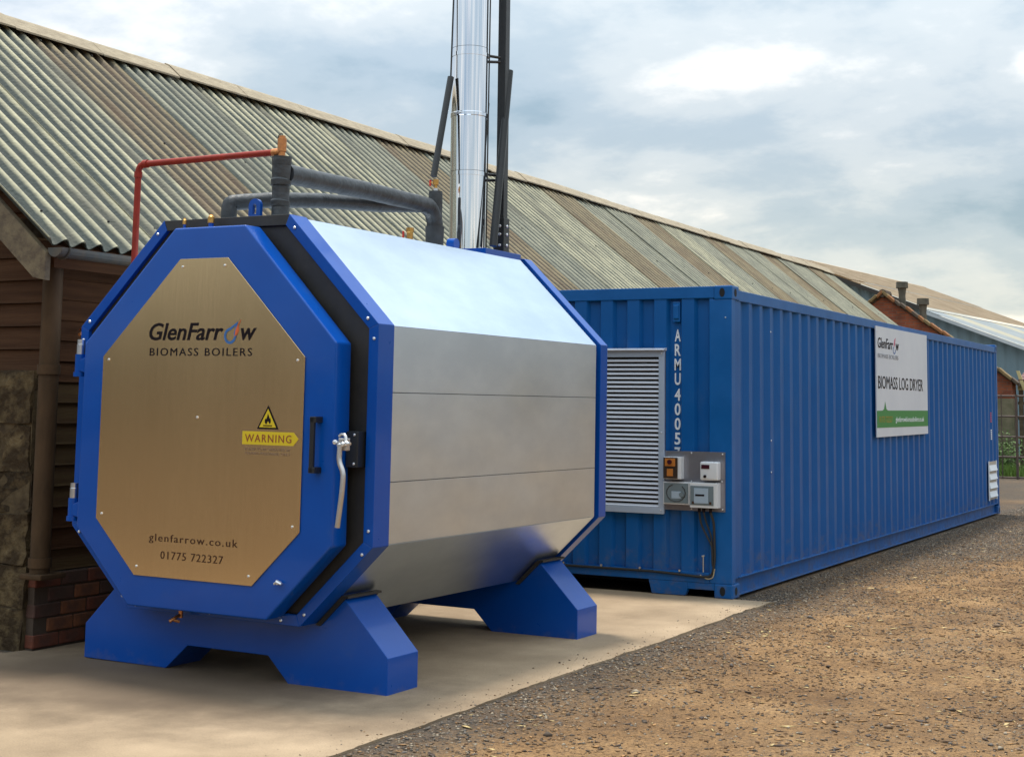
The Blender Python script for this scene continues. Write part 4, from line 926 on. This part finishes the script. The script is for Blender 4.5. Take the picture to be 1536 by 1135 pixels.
# ------------------------------------------------------------------ farm buildings beyond
M_oldroof = mat('pale_brown_sheet_roof', (.46, .36, .25), .9, col2=(.34, .26, .17), nscale=1.4, stretch=(1, 1, 1), bump=(6, .03))
M_clad = mat('blue_grey_cladding', (.17, .25, .29), .55, col2=(.13, .20, .235), nscale=.8, stretch=(1, 1, .3))
M_wroof = mat('white_sheet_roof', (.50, .54, .56), .55, col2=(.40, .44, .46), nscale=1.2)
M_skyl = mat('cream_rooflight', (.66, .62, .48), .5)
M_dark = mat('dark_fascia', (.04, .035, .03), .8)
def far_barn():
    a = rad(-5.2)
    B = empty('farm_shed', (-7.175, 40.0, 0), (0, 0, a), 'large blue-grey clad shed with pale brown sheet roof beyond the barn', 'shed')
    # local: x right, y away; eave (0,5.1), ridge (-5.25,7.23)
    K = (7.12-5.10)/5.25
    zt = lambda x: 5.10-K*x if x > -5.25 else 7.12+K*(x+5.25)
    bm = BM(); n = 60; x0, x1 = -16.0, 7.2; Ps = []
    for i in range(n*4+1):
        x = x0+(x1-x0)*i/(n*4); Ps.append((x, (.0, .035, .035, 0)[i % 4]))
    A = [bm.verts.new((x, d, 0)) for x, d in Ps]; T = [bm.verts.new((x, d, zt(x)-(.055 if x < 0 else .155))) for x, d in Ps]
    for i in range(len(Ps)-1): bm.faces.new((A[i], A[i+1], T[i+1], T[i]))
    obj('gable_cladding', bm, M_clad, B)
    bm = BM(); box(bm, 7.15, 7.2, 0, 16, 0, 2.1); obj('side_cladding', bm, M_clad, B)
    bm = BM(); box(bm, -16, 7.2, 15.9, 16, 0, 2.1); obj('rear_cladding', bm, M_clad, B)
    Lh = 16.
    def roofpanel(xa, xb, ya, yb, m, name, dz=0., th=.05, waves=True):
        bm = BM(); n = max(2, int((yb-ya)/.09)) if waves else 2; R0 = []; R1 = []
        for i in range(n+1):
            y = ya+(yb-ya)*i/n; w = .018*(i % 2) if waves else 0
            R0.append(bm.verts.new((xa, y, zt(xa)+dz+w))); R1.append(bm.verts.new((xb, y, zt(xb)+dz+w)))
        for i in range(n): bm.faces.new((R0[i], R1[i], R1[i+1], R0[i+1]))
        r = bmesh.ops.solidify(bm, geom=bm.faces[:], thickness=th); return obj(name, bm, m, B)
    yy = -.35
    while yy < Lh:
        y2 = min(yy+2.05, Lh)
        roofpanel(-5.25, -2.6, yy, y2-.01, M_oldroof, 'roof_sheet', dz=.03); roofpanel(-2.65, .0, yy, y2-.01, M_oldroof, 'roof_sheet')
        roofpanel(-16, -5.25, yy, y2-.01, M_oldroof, 'roof_sheet') if yy < 8 else None
        m = M_skyl if int((yy+.35)/2.05) % 3 == 1 else M_wroof
        roofpanel(.02, 7.4, yy, y2-.01, m, 'roof_sheet', dz=-.10); yy = y2
    bm = BM(); prism(bm, [(-5.40, 7.04), (-5.25, 7.18), (-5.10, 7.12), (-5.10, 7.10), (-5.25, 7.15)], 2.5, Lh); obj('ridge_cap', bm, M_oldroof, B)
    bm = BM(); prism(bm, [(-5.25, 6.95), (.02, 4.92), (.02, 5.07), (-5.25, 7.09)], -.36, -.30); obj('verge_trim', bm, M_dark, B)
    bm = BM(); prism(bm, [(.02, 4.85), (7.4, 4.85-K*7.38), (7.4, 4.97-K*7.38), (.02, 4.97)], -.37, -.31); obj('verge_trim', bm, M_wroof, B)
    bm = BM(); box(bm, -.05, .03, -.3, Lh, 4.90, 5.02); obj('eave_shadow_board', bm, M_dark, B)
far_barn()
def brick_tex(name, c1, c2, mortar):
    m = bpy.data.materials.new(name); m.use_nodes = True; t = m.node_tree; L = t.links.new; b = t.nodes['Principled BSDF']; b.inputs['Roughness'].default_value = .9
    tc = N(t, 'ShaderNodeTexCoord'); sp = N(t, 'ShaderNodeSeparateXYZ'); L(tc.outputs['Object'], sp.inputs[0]); cb = N(t, 'ShaderNodeCombineXYZ')
    s = N(t, 'ShaderNodeMath', operation='ADD'); L(sp.outputs[0], s.inputs[0]); L(sp.outputs[1], s.inputs[1]); L(s.outputs[0], cb.inputs[0]); L(sp.outputs[2], cb.inputs[1])
    br = N(t, 'ShaderNodeTexBrick'); L(cb.outputs[0], br.inputs[0]); br.inputs['Scale'].default_value = 1; br.inputs['Brick Width'].default_value = .225; br.inputs['Row Height'].default_value = .075; br.inputs['Mortar Size'].default_value = .006
    br.inputs['Color1'].default_value = (*c1, 1); br.inputs['Color2'].default_value = (*c2, 1); br.inputs['Mortar'].default_value = (*mortar, 1)
    n = N(t, 'ShaderNodeTexNoise'); n.inputs['Scale'].default_value = 2.5; n.inputs['Detail'].default_value = 8; L(tc.outputs['Object'], n.inputs[0])
    r = N(t, 'ShaderNodeValToRGB'); r.color_ramp.elements[0].position = .3; r.color_ramp.elements[0].color = (.55, .55, .55, 1); r.color_ramp.elements[1].position = .7; r.color_ramp.elements[1].color = (1.3, 1.25, 1.2, 1); L(n.outputs[0], r.inputs[0])
    mx = N(t, 'ShaderNodeMix', data_type='RGBA'); mx.blend_type = 'MULTIPLY'; mx.inputs[0].default_value = 1; L(br.outputs[0], mx.inputs[6]); L(r.outputs[0], mx.inputs[7]); L(mx.outputs[2], b.inputs['Base Color'])
    bp = N(t, 'ShaderNodeBump'); bp.inputs['Distance'].default_value = .01; L(br.outputs['Fac'], bp.inputs['Height']); bp.invert = True; L(bp.outputs[0], b.inputs['Normal'])
    return m
def brick_outhouse():
    P = Vector((-4.0, 28, 0))
    B = empty('brick_outhouse', P, label='red brick gabled outbuilding with mossy tiled verge and two clay pots beyond the container', cat='outbuilding')
    def part(name, bm, m, parent=B, **k): bmesh.ops.translate(bm, verts=bm.verts, vec=-P); return obj(name, bm, m, parent, **k)
    px, pz = -5.70, 4.66; ex, ez = -2.42, 2.38; K = (pz-ez)/(ex-px); lx = 2*px-ex
    mb = brick_tex('orange_red_brick', (.30, .085, .035), (.20, .055, .028), (.16, .11, .08))
    part('gable_wall', prism(BM(), [(lx, 1.90), (ex, 1.90), (ex, ez-.06), (px, pz-.06), (lx, ez-.06)], 28, 28.25), mb)
    part('side_wall', box(BM(), ex-.25, ex, 28.252, 28.6, 1.90, ez-.08), mb)
    part('rendered_base', box(BM(), lx, ex+.03, 27.96, 28.6, -.1, 1.898), mat('patchy_render', (.20, .17, .11), .95, col2=(.10, .10, .055), nscale=2.2, bump=(6, .02)))
    tl = [mat('orange_moss_tile', (.24, .10, .035), .9), mat('dark_tile', (.09, .065, .045), .9), mat('ochre_tile', (.19, .13, .055), .9)]
    for s in (1, -1):
        part('roof_slope', prism(BM(), [(px, pz), (px+s*(ex-px+.15), ez-.15*K), (px+s*(ex-px+.15), ez-.15*K-.05), (px, pz-.05)], 27.98, 28.5), tl[1])
        n = 22; ln = math.hypot(ex-px+.15, pz-ez+.15*K)
        for i in range(n):
            t = (i+.5)/n; x = px+s*(ex-px+.15)*t; z = pz-(pz-ez+.15*K)*t
            bm = BM(); w = ln/n*.62; box(bm, -w, w, -.13, .16, -.03, .045); bmesh.ops.rotate(bm, verts=bm.verts, cent=(0, 0, 0), matrix=Matrix.Rotation(s*(math.atan(K)+.10)+random.uniform(-.05, .05), 3, 'Y')); bmesh.ops.translate(bm, verts=bm.verts, vec=(x, 27.98+random.uniform(-.02, .02), z+.02+random.uniform(-.01, .02)))
            part('verge_tile', bm, random.choice(tl), bevel=.01, seg=1)
    part('ridge_tiles', tube(BM(), [(px, 27.9, pz+.02), (px, 28.5, pz+.02)], .11, 8), tl[1])
    mp = mat('weathered_pot', (.13, .115, .085), .9, col2=(.07, .065, .05), nscale=6)
    for x, z0, z1, y in ((-5.27, 4.20, 5.00, 28.30), (-4.72, 3.80, 4.54, 28.30)):
        bm = BM(); tube(bm, [(x, y, z0), (x, y, z1-.36), (x, y, z1-.24), (x, y, z1-.17), (x, y, z1-.165), (x, y, z1)], [.115, .090, .105, .115, .165, .160], 8)
        part('chimney_pot', bm, mp)
    # open lean-to on its right
    part('post', box(BM(), -1.95, -1.83, 28.3, 28.42, 0, 2.1), M_barge)
brick_outhouse()
def lean_to():
    P = Vector((-1.9, 28.6, 0)); B = empty('lean_to_shelter', P, label='dark open timber shelter with tiled roof at the far right edge', cat='shelter')
    def part(name, bm, m, parent=B, **k): bmesh.ops.translate(bm, verts=bm.verts, vec=-P); return obj(name, bm, m, parent, **k)
    cream = mat('cream_timber', (.50, .42, .20), .7); tile = mat('plum_tiles', (.14, .07, .06), .85)
    part('eave_beam', box(BM(), -2.36, .9, 28.48, 28.56, 2.12, 2.26), cream)
    part('corner_brace', prism(BM(), [(-2.38, 2.62), (-2.30, 2.62), (-2.12, 2.12), (-2.22, 2.12)], 28.40, 28.46), cream)
    part('tiled_roof', prism(BM(), [(28.42, 2.30), (31.5, 3.0), (31.5, 3.06), (28.42, 2.36)], -2.34, .9, 'x'), tile)
    part('back_wall', box(BM(), -2.38, .9, 31.3, 31.4, 0, 3.0), M_dark)
    for z in (.35, .85, 1.35, 1.75): part('rail', box(BM(), -2.38, .9, 28.60, 28.64, z, z+.07), M_barge)
    for x in (-2.34, -.6, .8): part('post', box(BM(), x, x+.1, 28.5, 28.6, 0, 2.12), M_barge)
    for i in range(9):
        for j in range(3):
            x = -2.33+i*.35; y = 28.40+j*.36; z = 2.375+j*.082; bm = BM(); box(bm, x, x+.335, y, y+.38, z, z+.02); bmesh.ops.rotate(bm, verts=bm.verts, cent=(x, y, z), matrix=Matrix.Rotation(.20, 3, 'X')); part('tile', bm, tile)
lean_to()
def gate():
    P = Vector((-1.9, 24.8, 0)); B = empty('field_gate', P, label='rusty tubular steel field gate behind the far end of the container', cat='gate')
    m = mat('rusty_gate_steel', (.10, .065, .05), .7, col2=(.06, .045, .04), nscale=8)
    for z in (.02, .50, .97, 1.45, 1.93): obj('rail', tube(BM(), [Vector((-4.2, 24.8, z))-P, Vector((1.4, 24.8, z))-P], .022, 8), m, B)
    for x, r in ((-4.2, .03), (-2.14, .012), (-1.80, .030), (1.4, .03)): obj('stile', tube(BM(), [Vector((x, 24.79, -.05))-P, Vector((x, 24.79, 1.97))-P], r, 8), m, B)
gate()
def grass():
    n = 9000; x = rng.uniform(-6, 1.5, n); y = rng.uniform(26.0, 27.9, n); co = []; fc = []
    k = 0; gm = mat('meadow_grass', (.075, .15, .018), .8, col2=(.12, .20, .03), nscale=2)
    hh = rng.uniform(.10, .38, n)*(.4+1.0*fbm(x, y, 1.5)); a = rng.random(n)*6.28
    for i in range(n):
        w = .018; dx, dy = math.cos(a[i])*w, math.sin(a[i])*w; b = rng.normal(0, .05, 2)
        co += [(x[i]-dx, y[i]-dy, -.04), (x[i]+dx, y[i]+dy, -.04), (x[i]+b[0], y[i]+b[1], hh[i])]; fc.append((k, k+1, k+2)); k += 3
    me = bpy.data.meshes.new('grass'); me.from_pydata(co, [], fc); tag(link('grass', me, gm), 'rough green grass growing behind the gate', 'grass', kind='stuff')
    # leafy shrub against the render
    P = Vector((-2.9, 27.3, 0)); S = empty('shrub', P, label='green leafy shrub against the outbuilding wall behind the gate', cat='shrub')
    co = []; fc = []; k = 0
    for i in range(2600):
        c = Vector((random.gauss(0, .38), random.gauss(0, .18), abs(random.gauss(.42, .25)))); u = Vector((random.gauss(0, 1), random.gauss(0, 1), random.gauss(0, 1))).normalized(); v = u.orthogonal().normalized(); s = random.uniform(.02, .045)
        co += [tuple(c-u*s), tuple(c+v*s*.6), tuple(c+u*s), tuple(c-v*s*.6)]; fc.append((k, k+1, k+2, k+3)); k += 4
    me = bpy.data.meshes.new('foliage'); me.from_pydata(co, [], fc); f = link('foliage', me, mat('shrub_leaf', (.05, .11, .02), .7, col2=(.09, .15, .03), nscale=5), S); f['kind'] = 'stuff'
    for q in range(5): obj('stem', tube(BM(), [(random.uniform(-.1, .1), 0, 0), (random.uniform(-.35, .35), random.uniform(-.1, .1), .6)], [.02, .006], 6), M_barge, S)
grass()

def added_tree_belt():
    # added unseen trees right of and behind the camera: dark horizon for the steel
    co = []; fc = []; k = 0; rr = random.Random(5)
    for i in range(15000):
        az = rad(rr.uniform(8, 290)); R_ = rr.uniform(52, 60); base = 6.0+2.2*math.sin(az*7)+1.3*math.sin(az*17+1)+.8*math.sin(az*41)
        z = rr.random()**.8*base; c = Vector((2+math.sin(az)*R_, -4+math.cos(az)*R_, z)); u = Vector((rr.gauss(0, 1), rr.gauss(0, 1), rr.gauss(0, 1))).normalized(); v = u.orthogonal().normalized(); q = rr.uniform(.5, 1.1)
        co += [tuple(c-u*q), tuple(c+v*q*.7), tuple(c+u*q), tuple(c-v*q*.7)]; fc.append((k, k+1, k+2, k+3)); k += 4
    me = bpy.data.meshes.new('added_tree_belt'); me.from_pydata(co, [], fc)
    tag(link('added_tree_belt', me, mat('belt_leaf', (.035, .045, .018), .8, col2=(.06, .07, .03), nscale=.5)), 'added belt of trees out of view, giving the steel a dark horizon to mirror', 'trees', kind='stuff')
added_tree_belt()
